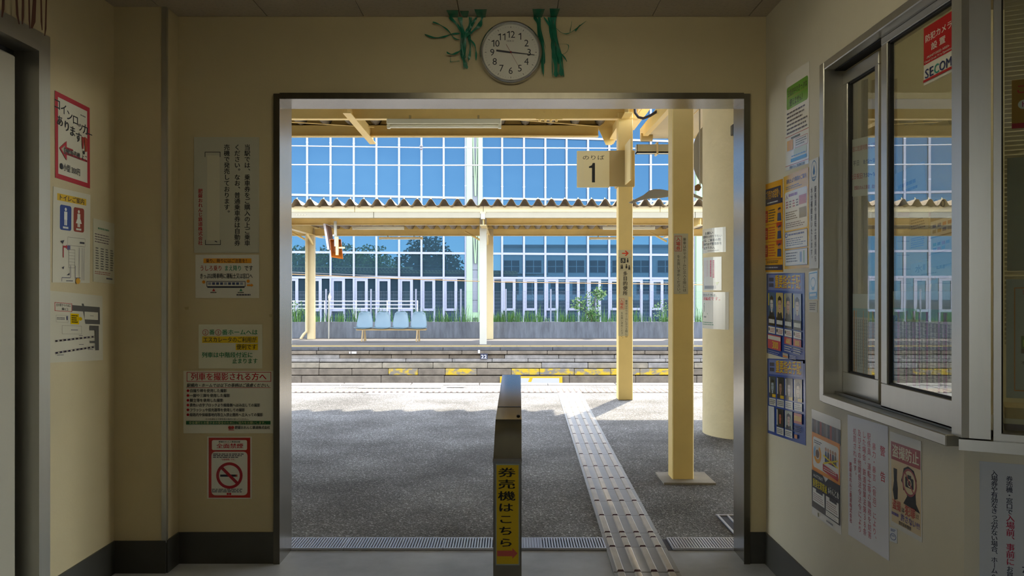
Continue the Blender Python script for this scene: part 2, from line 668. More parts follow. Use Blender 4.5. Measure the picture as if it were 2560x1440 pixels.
m = MB(); m.box(LX - 0.10, LX + 0.012, 1.2, YD, DZ, DZ + 0.075); m.build('door_frame', ALU, t)
m = MB(); m.box(LX - 0.115, LX - 0.085, YD - 0.12, YD + 0.01, 0, DZ); m.build('shadow_gap', RUB, t)  # solid black strip, shade of the door recess put into its colour
m = MB(); m.cbox(LX - 0.085, LX - 0.045, 1.25, YD - 0.055, 0.01, DZ - 0.035, 0.006); dl = m.build('door_leaf', mat('door_paint', (0.42, 0.39, 0.30), 0.45, noise=0.05), t)
m = MB(); m.cbox(LX - 0.045, LX - 0.030, 2.0, YD - 0.185, 0.01, DZ - 0.015, 0.004); m.build('door_leaf', mat('door_grey', (0.36, 0.37, 0.37), 0.4, noise=0.05), t)
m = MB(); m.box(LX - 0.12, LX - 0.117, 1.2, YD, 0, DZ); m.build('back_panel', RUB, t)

# right wall around the ticket window, chamfered corner beyond it
WZ0, WZ1 = 0.868, 2.150                                  # window unit
WY0, WY1 = 2.262, 3.207
CRN = V(1.2027, 2.235)                                   # corner where the wall turns
DIR = V(0.874, -0.486)                                   # along the chamfer
NRM = V(-0.486, -0.874)                                  # out of the chamfer towards the room
r = MB()
r.box(RX, RX + 0.13, WY1, WY + 0.02, 0, CZ + 0.012)
r.box(RX, RX + 0.13, CRN.y, WY1, 0, WZ0)
r.box(RX, RX + 0.13, CRN.y, WY1, WZ1, CZ + 0.012)
struct(r.build('wall_right', PAINT_R), 'pale painted right wall around the ticket window')
def ch(tt, d, z):                                        # point on the chamfer: along, out, height
    q = CRN + DIR * tt + NRM * d
    return V(q.x, q.y, z)
def chbox(m, t0, t1, d0, d1, z0, z1, mi=0):
    poly = [ch(t0, d0, z0), ch(t1, d0, z0), ch(t1, d1, z0), ch(t0, d1, z0)]
    return m.prism(poly, (0, 0, z1 - z0), mi)
r = MB()
chbox(r, 0.0, 0.75, -0.13, 0.0, 0, WZ0)
chbox(r, 0.0, 0.75, -0.13, 0.0, 2.25, CZ + 0.012)
q = ch(0.75, 0, 0)
r.box(q.x, q.x + 0.13, -3.2, q.y, 0, CZ + 0.012)
struct(r.build('wall_corner', PAINT_R), 'pale painted chamfered wall at the right edge')
# rear wall with the entrance
r = MB()
r.box(-2.0, 2.6, -3.32, -3.2, 0, CZ + .05)
struct(r.build('wall_rear', PAINT), 'cream painted rear wall behind the photographer')

# skirting
def skirt(name, pts, label):
    m = MB()
    for (a, b2, nrm) in pts:
        a, b2, nrm = V(*a), V(*b2), V(*nrm)
        m.prism([V(a.x, a.y, 0), V(b2.x, b2.y, 0), V(b2.x + nrm.x * .008, b2.y + nrm.y * .008, 0), V(a.x + nrm.x * .008, a.y + nrm.y * .008, 0)], (0, 0, 0.148))
    struct(m.build(name, BASE), label)
skirt('baseboard_back', [((PX, WY), (DX0 - .004, WY), (0, -1)), ((DX1 + .004, WY), (RX, WY), (0, -1))], 'dark skirting below the wall with the opening')
skirt('baseboard_left', [((LX, YD + .08), (LX, PY), (1, 0)), ((LX, PY), (PX, PY), (0, -1)), ((PX, PY), (PX, WY), (1, 0))], 'dark skirting round the pilaster')
skirt('baseboard_right', [((RX, CRN.y), (RX, WY), (-1, 0)), ((CRN.x, CRN.y), (q.x, q.y), (NRM.x, NRM.y))], 'dark skirting along the right wall')

# ceiling lamp added out of view to brighten the wall above the opening
TUBE = mat('lamp_tube', (0.9, 0.9, 0.85), 0.4, emit=(1.0, 0.93, 0.72, 2.7))
WHITE_M = mat('white_enamel', (0.75, 0.73, 0.66), 0.4)
for i, y in enumerate((2.55,)):
    t = thing('ceiling_lamp', ['fluorescent ceiling lamp between the photographer and the opening', 'fluorescent ceiling lamp behind the photographer'][i], 'lamp', (0.1, y, CZ))
    m = MB(); m.cbox(-0.52, 0.72, y - 0.11, y + 0.11, CZ - 0.05, CZ - 0.001, 0.01); m.build('housing', WHITE_M, t)
    for s in (-0.05, 0.05):
        m = MB(); m.tube([(-0.48, y + s, CZ - 0.072), (0.68, y + s, CZ - 0.072)], 0.014, 10); m.build('tube', TUBE, t, smooth=True)

# ------------------------------------------------------------------ ticket window unit in the right wall
GLASS = glass_mat('window_glass', (0.93, 0.95, 0.92), (1, 1, 1), 0.13)
t = thing('window_1', 'aluminium framed sliding ticket window in the right wall', None, (RX, WY1, WZ0), kind='structure')
def wb(name, x0, x1, y0, y1, z0, z1, mtl=ALU, cc=0.003):
    m = MB(); m.cbox(x0, x1, y0, y1, z0, z1, cc); return m.build(name, mtl, t)
wb('window_frame', RX - 0.03, RX + 0.10, WY1 - 0.045, WY1, WZ0, WZ1)
wb('window_frame', RX - 0.03, RX + 0.10, WY0, WY1 - 0.045, WZ1 - 0.03, WZ1)
wb('window_sill', RX - 0.035, RX + 0.10, WY0, WY1 - 0.045, WZ0, WZ0 + 0.032)
wb('track', RX + 0.012, RX + 0.016, WY0, WY1 - 0.045, WZ0 + 0.032, WZ0 + 0.044, STEEL_D, .001)
wb('track', RX + 0.048, RX + 0.052, WY0, WY1 - 0.045, WZ0 + 0.032, WZ0 + 0.044, STEEL_D, .001)
wb('track', RX + 0.012, RX + 0.052, WY0, WY1 - 0.045, WZ1 - 0.034, WZ1 - 0.030, RUB, .001)
def sash(y0, y1, x, zt, zb, gt, gb, sl, sr):
    wb('sash_rail', x, x + 0.026, y0, y1, zb, gb, ALU, .002)
    wb('sash_rail', x, x + 0.026, y0, y1, gt, zt, ALU, .002)
    wb('sash_stile', x, x + 0.026, y1 - sl, y1, gb, gt, ALU, .002)
    if sr: wb('sash_stile', x, x + 0.026, y0, y0 + sr, gb, gt, ALU, .002)
    m = MB(); m.box(x + 0.006, x + 0.020, y1 - sl - 0.008, y1 - sl, gb, gt); m.build('gasket', RUB, t)
    m = MB(); m.box(x + 0.006, x + 0.020, y0 + sr, y1 - sl, gb, gb + .006); m.build('gasket', RUB, t)
    m = MB(); m.box(x + 0.006, x + 0.020, y0 + sr, y1 - sl, gt - .006, gt); m.build('gasket', RUB, t)
    m = MB(); m.box(x + 0.012, x + 0.015, y0 + sr, y1 - sl, gb, gt); m.build('pane', GLASS, t)
XS0, XS1 = RX + 0.042, RX + 0.012
sash(F * 1.25 / (2200 - VX), WY1 - 0.045, XS0, 2.105, 0.905, 2.060, 0.985, 0.042, 0.03)
sash(2.262, F * 1.225 / (2210 - VX), XS1, 2.125, 0.905, 2.094, 0.985, 0.045, 0.0)
# corner post
m = MB()
poly = [V(RX - .012, 2.275, 0), V(RX - .012, 2.225, 0), ch(0.012, 0.012, 0), ch(0.062, 0.012, 0), ch(0.062, -0.06, 0), V(RX + .09, 2.275, 0)]
m.prism([V(a.x, a.y, WZ0 + .03) for a in poly], (0, 0, CZ - WZ0 - .03))
struct(m.build('trim_2', ALU), 'aluminium corner post between the two ticket windows')

# second window in the chamfer
t = thing('window_2', 'aluminium framed counter window with blinds at the right edge', None, tuple(ch(0.07, 0, WZ0)), kind='structure')
m = MB(); chbox(m, -0.012, 0.75, -0.06, 0.022, WZ0 - 0.002, WZ0 + 0.027); m.build('window_ledge', ALU, t)
m = MB(); chbox(m, 0.068, 0.086, -0.06, 0.0, WZ0 + 0.027, 2.25); m.build('window_frame', ALU, t)
m = MB(); chbox(m, 0.086, 0.75, -0.06, 0.0, WZ0 + 0.027, WZ0 + 0.045); m.build('window_frame', ALU, t)
m = MB(); chbox(m, 0.086, 0.75, -0.06, 0.0, 2.23, 2.25); m.build('window_frame', ALU, t)
m = MB(); chbox(m, 0.086, 0.090, -0.05, -0.02, WZ0 + .045, 2.23); m.build('gasket', RUB, t)
m = MB(); chbox(m, 0.086, 0.75, -0.036, -0.033, WZ0 + .045, 2.23); m.build('pane', GLASS, t)
bl = thing('window_blind', 'cream slatted blind hanging behind the right edge window', 'blind', tuple(ch(0.1, -0.1, 2.2)))
SLAT = mat('blind_slat', (0.62, 0.55, 0.33), 0.5)
m = MB()
m.prism([ch(0.095, -0.085, 0), ch(0.72, -0.085, 0), ch(0.72, -0.095, -0.0075), ch(0.095, -0.095, -0.0075)], (0, 0, 0.0012))
s0 = m.build('slat', SLAT, bl, loc=V(0, 0, 0) - Vector(bl.location), local=True)
s0.location = V(0, 0, 2.2) - Vector(bl.location)
for k in range(1, 85):
    same(s0, 'slat', bl, V(0, 0, 2.2 - 0.0125 * k) - Vector(bl.location))
m = MB(); chbox(m, 0.09, 0.73, -0.105, -0.075, 2.205, 2.235); m.build('head_rail', SLAT, bl)

# ------------------------------------------------------------------ ticket office behind the windows
OFF = mat('office_paint', (0.52, 0.46, 0.28), 0.7, noise=0.08, nscale=2)
o_ = MB()
o_.box(RX + 0.13, 4.3, WY - 0.10, WY - 0.02, 0, 2.6)
o_.box(4.2, 4.3, 0.0, WY, 0, 2.6)
o_.box(1.8, 4.3, 0.0, 0.08, 0, 2.6)
struct(o_.build('wall_office', OFF), 'plain beige walls of the ticket office')
o_ = MB(); o_.box(RX + 0.13, 4.3, 0.0, WY, 2.6, 2.65)
struct(o_.build('ceiling_office', OFF), 'plain ceiling of the ticket office')
o_ = MB(); o_.box(2.0, 4.3, 0.0, WY, -0.1, 0.0)
struct(o_.build('floor_office', CONC), 'plain floor of the ticket office')
t = thing('office_lamp', 'fluorescent lamp on the ticket office ceiling', 'lamp', (2.9, 2.4, 2.6))  # unseen lamp added so the office shows through the glass
m = MB(); m.cbox(2.3, 3.5, 2.3, 2.5, 2.55, 2.599, .01); m.build('housing', WHITE_M, t)
m = MB(); m.tube([(2.33, 2.4, 2.53), (3.47, 2.4, 2.53)], 0.016, 10); m.build('tube', mat('office_tube', (0.9, 0.9, 0.85), 0.4, emit=(1.0, 0.93, 0.72, 8.0)), t, smooth=True)
# counter shelf under the windows inside
m = MB(); m.cbox(RX + 0.135, RX + 0.55, 2.3, WY - 0.12, 0.80, 0.83, .004)
tag(m.build('counter_shelf', mat('counter_grey', (0.45, 0.43, 0.38), 0.4)), 'grey counter shelf inside the ticket window', 'shelf')
# curtain strip
m = MB()
pts = []
for k in range(25):
    pts.append((RX + 0.30 + 0.010 * k, WY - 0.16 + 0.018 * math.sin(k * 1.5)))
for k in range(24):
    a, b2 = pts[k], pts[k + 1]
    m.add([V(*a, 0.85), V(*b2, 0.85), V(*b2, 2.25), V(*a, 2.25)], [(0, 1, 2, 3)])
tag(m.build('curtain', mat('curtain_cloth', (0.48, 0.45, 0.33), 0.9)), 'pale gathered curtain hanging inside the ticket office', 'curtain')

# ================================================================== notices on the wall left of the opening
def bws(name, label, x0, y0, x1, y1, **k):               # sheet on the back wall, units = photo pixels
    kw = dict(cat='notice'); kw.update(k)
    cat = kw.pop('cat')
    return Sheet(name, label, cat, bw(x0, y0), bw(x1, y0), bw(x0, y1), x1 - x0, y1 - y0, **kw)
K, RED, GRN = '17171c', 'b01825', '2f7a4a'
s = bws('ticket_notice_board', 'grey acrylic board with vertical black text and red company name', 486, 343, 648, 632, paper='b9b7a4', thick=0.004)
s.vtext('当駅では、乗車券をご購入の上ご乗車', 133, 18, 15.2, K, True, pitch=14.95)
s.vtext('ください。なお、普通乗車券は自動券', 108, 18, 15.2, K, True, pitch=14.95)
s.vtext('売機で発売しております。', 82, 18, 15.2, K, True, pitch=14.95)
s.vtext('肥薩おれんじ鉄道株式会社', 16, 129, 11.6, RED, True, pitch=11.8)
s.rect(33, 46, 64, 258, 'c9c4ab')
for (x0, y0, x1, y1) in ((27, 37, 66, 38.5), (27, 37, 28.5, 50), (64.5, 37, 66, 50), (28, 268, 67, 269.5), (28, 257, 29.5, 269.5), (65.5, 257, 67, 269.5)):
    s.rect(x0, y0, x1, y1, K)
s.line(52, 260, 58, 262, 2, '23242e')
s.done()

s = bws('boarding_notice', 'laminated boarding notice with orange heading and train drawing', 489, 637, 648, 745, gloss=True, paper='d6d2c2')
s.rect(20, 9, 140, 21, 'd9941c').text('乗り、降りにはご注意を！', 26, 9.5, 11, '3a2410', True, width=108)
s.text('うしろ乗り', 11, 26, 15, 'a3402e', True, width=56).text('まえ降り', 72, 26, 15, '2f7a55', True, width=44).text('です', 122, 26, 15, K, True, width=22)
s.text('きっぷは降車時に運転士又は窓口へ', 11, 46, 14, K, True, width=132)
s.frame(28, 66, 125, 80, 1.4, '2b2b40')
for k in range(9):
    s.rect(32 + 10 * k, 69, 39 + 10 * k, 75, '3c4668' if k % 4 else '8a8f9c')
s.rect(30, 80, 123, 82.5, '22222c')
s.disc(21, 68, 4, 'd98b22').disc(132, 66, 4, 'd98b22').poly([(129, 74), (140, 74), (140, 71.5), (145, 76), (140, 80.5), (140, 78), (129, 78)], 'd98b22')
s.poly([(42, 91), (46, 84), (50, 91)], 'b0302a').poly([(110, 91), (114, 84), (118, 91)], '2f7a55')
s.greek(38, 92, 54, 96, 1, K, seed=3).greek(106, 92, 122, 96, 1, K, seed=4).greek(103, 97, 145, 103, 1, '50505a', 0.6, seed=5)
s.done()

s = bws('escalator_notice', 'laminated escalator notice with yellow highlighted lines', 497, 811, 656, 921, gloss=True, paper='d3d0b6')
s.ring(17, 20, 6.2, 7.6, 'a8554a').text('2', 14.3, 14.5, 10.5, 'a8554a', True).text('番', 26, 12, 14.5, GRN, True)
s.ring(49, 20, 6.2, 7.6, 'a8554a').text('3', 46.3, 14.5, 10.5, 'a8554a', True).text('番ホームへは', 58, 12, 14.8, GRN, True, width=90)
s.rect(9, 30, 148, 46, 'd7b400').text('エスカレータのご利用が', 11, 31, 14, '3b3a14', True, width=134)
s.rect(93, 48, 148, 64, 'd7b400').text('便利です', 95, 49, 14, '3b3a14', True, width=50)
s.text('列車は中階段付近に', 8, 69, 14.5, GRN, True, width=128).text('止まります', 84, 84, 14.5, GRN, True, width=64)
s.done()

s = bws('photography_notice', 'white laminated notice about photographing trains with red framed title', 459, 927, 684, 1083, gloss=True, paper='d9d6c4')
s.frame(8, 3, 219, 27, 1.4, RED).text('列車を撮影される方へ', 18, 4.5, 20, RED, True, width=190)
s.text('駅構内・ホームでは以下の事柄はご遠慮ください。', 8, 31, 10, K, True, width=212, sh=0.18).rect(7, 41.5, 218, 42.6, RED)
for k, (tx, w) in enumerate((('自撮り棒を使用した撮影', 93), ('一脚や三脚を使用した撮影', 101), ('脚立等を使用した撮影', 84), ('黄色い点字ブロックより線路側へはみ出しての撮影', 176), ('フラッシュや投光器等を使用しての撮影', 138), ('線路内や保線基地内等立入禁止箇所へ立入っての撮影', 183))):
    s.disc(11.5, 49.5 + 12 * k, 3.4, RED, n=14).text(tx, 16, 45 + 12 * k, 9.2, K, True, width=w)
s.text('その他運転士や駅係員の指示に従ってください。', 55, 118, 5.2, K, width=112)
s.rect(7, 125, 218, 134, '245a34').text('安全運行とお客さまの安全のためにご協力をお願いします。', 14, 125.8, 7.4, 'c9c98a', width=196)
s.disc(116, 141.5, 4, 'b03028', n=14).disc(123.5, 141.5, 4, 'b03028', n=14).rect(113, 147, 127, 148.6, 'b03028')
s.text('肥薩おれんじ鉄道株式会社', 129, 137, 8.6, K, True, width=88)
s.done()

s = bws('no_smoking_sign', 'red bordered no smoking sign low on the wall', 518, 1091, 630, 1247, gloss=True, paper='d6d3c4')
s.rect(4, 3, 108, 153, 'ac2318').rrect(12, 9, 100, 34, 4, 'dcd9cc').rrect(11, 38, 101, 147, 10, 'dcd9cc')
s.text('肥薩おれんじ鉄道全線', 29, 11, 4.6, K, True, width=54).text('全面禁煙', 23, 17, 13, RED, True, width=68)
s.greek(15, 42, 96, 54, 3, '3a3a40', 0.55, seed=8).text('「全面禁煙」です。', 33, 55, 5, RED, True, width=40)
s.rect(33, 95, 72, 100.5, '22222a').rect(72, 95, 76, 100.5, 'b0483c')
s.ring(56, 97.5, 26, 33, 'a01822').line(36, 77, 77, 118, 7.5, 'a01822')
s.greek(12, 130, 98, 140, 3, '3a3a40', 0.5, seed=9).disc(52, 143.5, 3, RED, n=12).disc(58, 143.5, 3, RED, n=12)
s.done()

# tape marks left on the paint
for (x0, y0, x1, y1, lb) in ((461, 768, 472, 774, 'brown tape scrap on the wall left of the notices'), (672, 786, 680, 793, 'brown tape scrap beside the door lining')):
    m = MB(); a, b2 = bw(x0, y0), bw(x1, y1)
    m.prism([V(a.x, WY, a.z), V(b2.x, WY, a.z + .003), V(b2.x, WY, b2.z), V(a.x + .004, WY, b2.z)], (0, -0.0006, 0))
    tag(m.build('tape_scrap', mat('old_tape', (0.42, 0.34, 0.18), 0.5)), lb, 'tape')

# ================================================================== left wall
def lws(name, label, TL, TR, BL, uw, vh, **k):
    cat = k.pop('cat', 'notice')
    return Sheet(name, label, cat, lw(*TL), lw(*TR), lw(*BL), uw, vh, **k)
s = lws('coin_locker_notice', 'white handmade coin locker poster with red border and red arrow', (136, 226), (223, 270), (137, 444), 100, 140, paper='cfc9b4')
s.frame(0, 0, 100, 140, 8, 'b0182a')
for chx, x, y, z in (('コ', -4, 10, 20), ('イ', 14, 14, 19), ('ン', 30, 20, 19), ('ロ', 47, 23, 19), ('ッ', 62, 30, 18), ('カ', 76, 31, 20), ('ー', 92, 38, 16)):
    s.text(chx, x, y, z, K, True)
for chx, x, y in (('あ', 3, 36), ('り', 22, 40), ('ま', 38, 44), ('す', 55, 50)):
    s.text(chx, x, y, 19, K, True)
s.poly([(74, 56), (82, 56), (79, 76), (76, 76)], 'a02a1c').poly([(82, 54), (91, 56), (90, 78), (84, 80)], 'a83c1c').disc(80, 82, 3, K)
s.poly([(10, 90), (30, 74), (30, 84), (48, 84), (48, 87.5), (26, 87.5), (26, 82), (15, 90), (26, 98.5), (26, 93), (90, 93), (90, 96.5), (30, 96.5), (30, 106)], 'b0182a')
s.text('自動販売機 よこ', 21, 85, 12, K, True, width=70)
s.text('●小型 300円', 11, 112, 13, K, True, width=58)
s.greek(70, 18, 90, 22, 1, '7a7a70', seed=2)
s.done()
s = lws('toilet_notice', 'white toilet guide sheet with blue and red figure signs', (132, 466), (225, 487), (130, 706), 100, 150, paper='cbc6b2')
s.rect(10, 9, 88, 20, 'd0a800').text('トイレご案内', 13, 9.5, 10, K, True, width=70)
s.rrect(17, 26, 47, 66, 4, '1f3f86').rrect(53, 26, 82, 66, 4, '8f2f14')
for cx, c2 in ((32, 'd8d8d0'), (67, 'd8d8c8')):
    s.disc(cx, 32.5, 2.8, c2, n=14).rect(cx - 4, 36, cx + 4, 49, c2).rect(cx - 3.4, 48, cx - .4, 58, c2).rect(cx + .4, 48, cx + 3.4, 58, c2)
    s.greek(cx - 7, 60, cx + 7, 63.5, 1, c2, 0.9, seed=1, ragged=0)
s.poly([(62, 45), (72, 45), (75, 52), (59, 52)], 'd8d8c8')
s.frame(37, 76, 85, 90, 0.7, '8c8878').rect(70, 82, 83, 85, '2c2c34')
s.line(26, 110, 26, 93, 2.2, 'a81c28').poly([(25, 91), (33, 91), (33, 89), (38, 92.5), (33, 96), (33, 94), (25, 94)], 'a81c28').rect(36, 90, 44, 97, '55507a')
s.frame(40, 96, 57, 126, 0.7, '8c8878')
for k in range(5): s.rect(40, 101 + 5 * k, 57, 101.5 + 5 * k, '8c8878')
for x in (68, 76, 81): s.rect(x, 92, x + .8, 146, '6c6878')
s.poly([(18, 84), (28, 82), (24, 88)], '30303a').poly([(22, 126), (28, 124), (26, 129)], '30303a').poly([(34, 138), (42, 134), (42, 138)], '30303a')
s.line(22, 142, 44, 142, 1, '40405a').line(22, 142, 22, 148, 1, '40405a').line(57, 142, 72, 142, 1, '40405a').rect(44, 122, 45, 142, '40405a').rect(57, 122, 58, 142, '40405a')
s.disc(65, 147, 5, 'd09a10', asp=1.2).greek(33, 145.5, 52, 148.5, 1, '50505a', seed=4)
s.done()
s = lws('timetable_sheet', 'small faded timetable sheet beside the toilet guide', (232, 545), (288, 560), (232, 704), 60, 100, paper='c2bda4')
s.greek(12, 12, 44, 16, 1, '5a8060', 0.7, seed=3).greek(4, 22, 48, 38, 4, '6a5a5a', 0.4, seed=5)
for k in range(4): s.greek(6 + 13 * k, 44, 15 + 13 * k, 80, 9, '6c6c66', 0.5, seed=20 + k)
s.greek(4, 82, 50, 88, 2, 'a06050', 0.4, seed=9).greek(34, 91, 52, 94, 1, '3a3a50', 0.8, seed=7)
s.done()
s = lws('station_map_notice', 'white hand-drawn station map with railway tracks and yellow box', (121, 726), (255, 740), (123, 907), 130, 180, paper='cfcab6', gloss=True)
s.frame(12, 28, 52, 50, 1.2, 'a83030').text('出水駅からの出口', 15, 30, 8, '30303a', width=34).text('乗口', 27, 40, 8, '30303a')
G1 = '5c5c5a'
s.rect(52, 32, 122, 47, G1).poly([(75, 26), (80, 26), (92, 80), (84, 80)], G1).rect(84, 68, 122, 80, G1).rect(117, 47, 122, 70, G1)
s.rect(82, 47, 117, 68, 'cfcab6').greek(96, 56, 108, 59, 1, '808080', seed=2)
s.rect(48, 54, 68, 82, 'd8b400').disc(71, 67, 5, 'd8b400').greek(50, 57, 66, 79, 4, '30300c', 0.55, seed=3)
s.frame(14, 60, 42, 78, 0.5, '8c887c').greek(16, 65, 35, 72, 2, '50505a', 0.5, seed=4).rect(38.5, 62, 40.5, 72, '28306a')
s.frame(27, 86, 74, 108, 0.7, '8c8878').greek(48, 95, 68, 99, 1, '6a6a74', seed=5)
s.rect(94, 84, 118, 97, G1).rect(108, 84, 118, 152, G1).rect(94, 126, 110, 132, G1)
for (x0, y0, x1, y1) in ((12, 126, 108, 114), (12, 156, 108, 142)):
    for k in range(10):
        a0, a1 = k / 10, (k + 0.5) / 10
        P = lambda tt: (x0 + (x1 - x0) * tt, y0 + (y1 - y0) * tt)
        s.line(*P(a0), *P(a1), 4, '2a2440')
    s.line(x0, y0 - 2, x1, y1 - 2, 0.6, '3a3440').line(x0, y0 + 2, x1, y1 + 2, 0.6, '3a3440')
s.greek(15, 160, 33, 163, 1, '50505a', seed=6).greek(66, 110, 76, 113, 1, '50505a', seed=7).greek(66, 134, 78, 137, 1, '50505a', seed=8).greek(88, 148, 104, 151, 1, '50505a', seed=10)
s.done()

# ================================================================== right wall
def rws(name, label, TL, TR, BL, uw, vh, X=RX, **k):
    cat = k.pop('cat', 'notice')
    return Sheet(name, label, cat, rw(*TL, X), rw(*TR, X), rw(*BL, X), uw, vh, **k)
s = rws('ticket_rules_notice', 'laminated sheet with green heading high on the right wall', (1966, 192), (2024, 152), (1965, 428), 100, 170, gloss=True, paper='dcd9cc')
s.rrect(4, 22, 96, 62, 5, '5f9a2c').text('往復途中のきっぷは', 8, 27, 13, '1f3a12', True, width=84).rect(6, 41, 94, 42.4, '7a8a30').text('使えません！', 18, 45, 14, '1f3a12', True, width=62)
s.greek(6, 66, 95, 108, 6, '3c3c5a', 0.42, seed=11).rect(0, 110, 100, 111.2, 'a85a40').greek(26, 113, 70, 118, 1, '50503c', .7, seed=12)
s.frame(44, 119, 96, 136, 0.8, 'b0604a').greek(47, 121, 93, 133, 3, '70706a', .4, seed=13)
s.rect(8, 118, 34, 136, 'd39a22').rrect(38, 136, 92, 150, 5, 'b9bd98').rect(25, 152, 92, 158, '3f86b0').greek(28, 146, 90, 150, 1, '6080a0', .5, seed=14)
s.rect(0, 162, 100, 163, 'b0604a').text('肥薩おれんじ鉄道株式会社', 20, 164, 5.6, '28304c', True, width=66)
s.done()
Y1, Y2, NV = 'd79a12', 'd9a81c', '232a4c'
s = rws('yellow_safety_poster', 'narrow yellow poster with navy title next to the wall corner', (1910, 463), (1957, 447), (1911, 680), 100, 190, gloss=True, paper=Y1)
s.poly([(8, 12), (92, 12), (92, 38), (100, 38), (100, 48), (0, 48), (0, 38), (8, 38)], NV).text('ご利用のお客様へ', 12, 15, 20, 'd9a020', True, width=76).greek(20, 40, 80, 45, 1, 'c8c8c0', .5, seed=3)
for k in range(3):
    y = 54 + 37 * k
    s.rrect(4, y + 4, 24, y + 30, 3, 'b8431f').greek(7, y + 10, 21, y + 24, 3, 'd98a50', .5, seed=30 + k)
    s.greek(28, y + 2, 66, y + 30, 5, 'b04a20' if k else '5a4a28', .42, seed=33 + k).rect(2, y + 34, 98, y + 35, 'a04018')
    if k: s.rect(70, y - 4, 96, y + 6, 'b0401c')
    s.disc(84, y + 8, 5, 'c08458', asp=1.6).poly([(76, y + 14), (92, y + 14), (94, y + 30), (74, y + 30)], '24406e').poly([(78, y + 4), (90, y + 2), (92, y + 6), (78, y + 8)], NV)
s.greek(18, 165, 86, 172, 2, '5a4010', .5, seed=41).rect(0, 175, 100, 186, NV).greek(10, 178, 90, 183, 1, 'b0b0b0', .5, seed=42)
s.done()
s = rws('ic_card_poster', 'yellow bordered poster with white text panels below the green heading sheet', (1960, 443), (2022, 418), (1962, 673), 100, 190, gloss=True, paper=Y2)
s.text('運転士より降車のご案内', 12, 8, 10, '34406a', True, width=80).greek(10, 22, 80, 30, 2, '6a6a50', .4, seed=2)
s.rrect(5, 34, 95, 112, 4, 'd8d5cc').text('入', 8, 38, 11, '8a4a90', True).greek(22, 38, 60, 46, 1, '8a5a90', .7, seed=3)
s.rect(64, 48, 92, 66, 'b06068').rect(64, 72, 92, 92, '6a6050')
for k in range(4): s.greek(10 + 14 * k, 52, 20 + 14 * k, 68, 3, ('a05060', '5a5a70')[k % 2], .5, seed=50 + k)
s.greek(9, 74, 58, 92, 4, '70604a', .45, seed=55).greek(9, 96, 90, 108, 3, '6a5a5a', .4, seed=56)
s.frame(5, 115, 95, 149, 1, '5a6a8a').rect(6, 116, 94, 148, 'd4d4d0').ring(11, 122, 3, 4.6, '2c4a90', asp=1.3).greek(20, 119, 84, 124, 1, '4a5a90', .7, seed=57).greek(10, 128, 90, 145, 4, '5a6a8a', .4, seed=58)
s.frame(5, 152, 95, 184, 1, '5a6a8a').rect(6, 153, 94, 183, 'd4d4d0').greek(10, 156, 60, 178, 4, '5a5a60', .45, seed=59).rect(66, 158, 74, 178, '7a90b4').rect(80, 156, 84, 180, '7aa07a')
s.done()
s = rws('water_notice', 'white vertical text sheet with blue water drop beside the window frame', (2024, 402), (2047, 392), (2024, 672), 60, 200, paper='d4d8dc', X=RX - 0.004)
s.ring(32, 22, 17, 19, '5a86b4', asp=1.0).poly([(32, 10), (39, 24), (36, 29), (28, 29), (25, 24)], '3f76b0').greek(20, 32, 46, 40, 2, '5a86b4', .5, seed=3)
s.vtext('駅係員や運転士等係員も', 42, 50, 12.4, '3c4258', True, pitch=12.6).vtext('水分補給をいたします。', 17, 50, 12.4, '3c4258', True, pitch=12.6)
s.done()
s = rws('blue_sticker', 'small pale blue sticker below the water drop sheet', (2023, 680), (2045, 676), (2023, 750), 60, 90, paper='d0d8dc', gloss=True)
s.frame(2, 4, 58, 88, 3, '4a8ab8').ring(30, 36, 14, 17, '6a9ac0').poly([(18, 52), (42, 52), (36, 60), (24, 60)], '6a9ac0').rect(4, 66, 56, 84, '3f86b8').greek(8, 70, 52, 80, 1, 'd0d8dc', .8, seed=1)
s.done()
s = rws('paper_slip', 'small white paper slip under the pale blue sticker', (2023, 752), (2044, 752), (2023, 780), 60, 40, paper='cdccc4')
s.greek(6, 6, 54, 34, 4, '70707a', .45, seed=8); s.done()

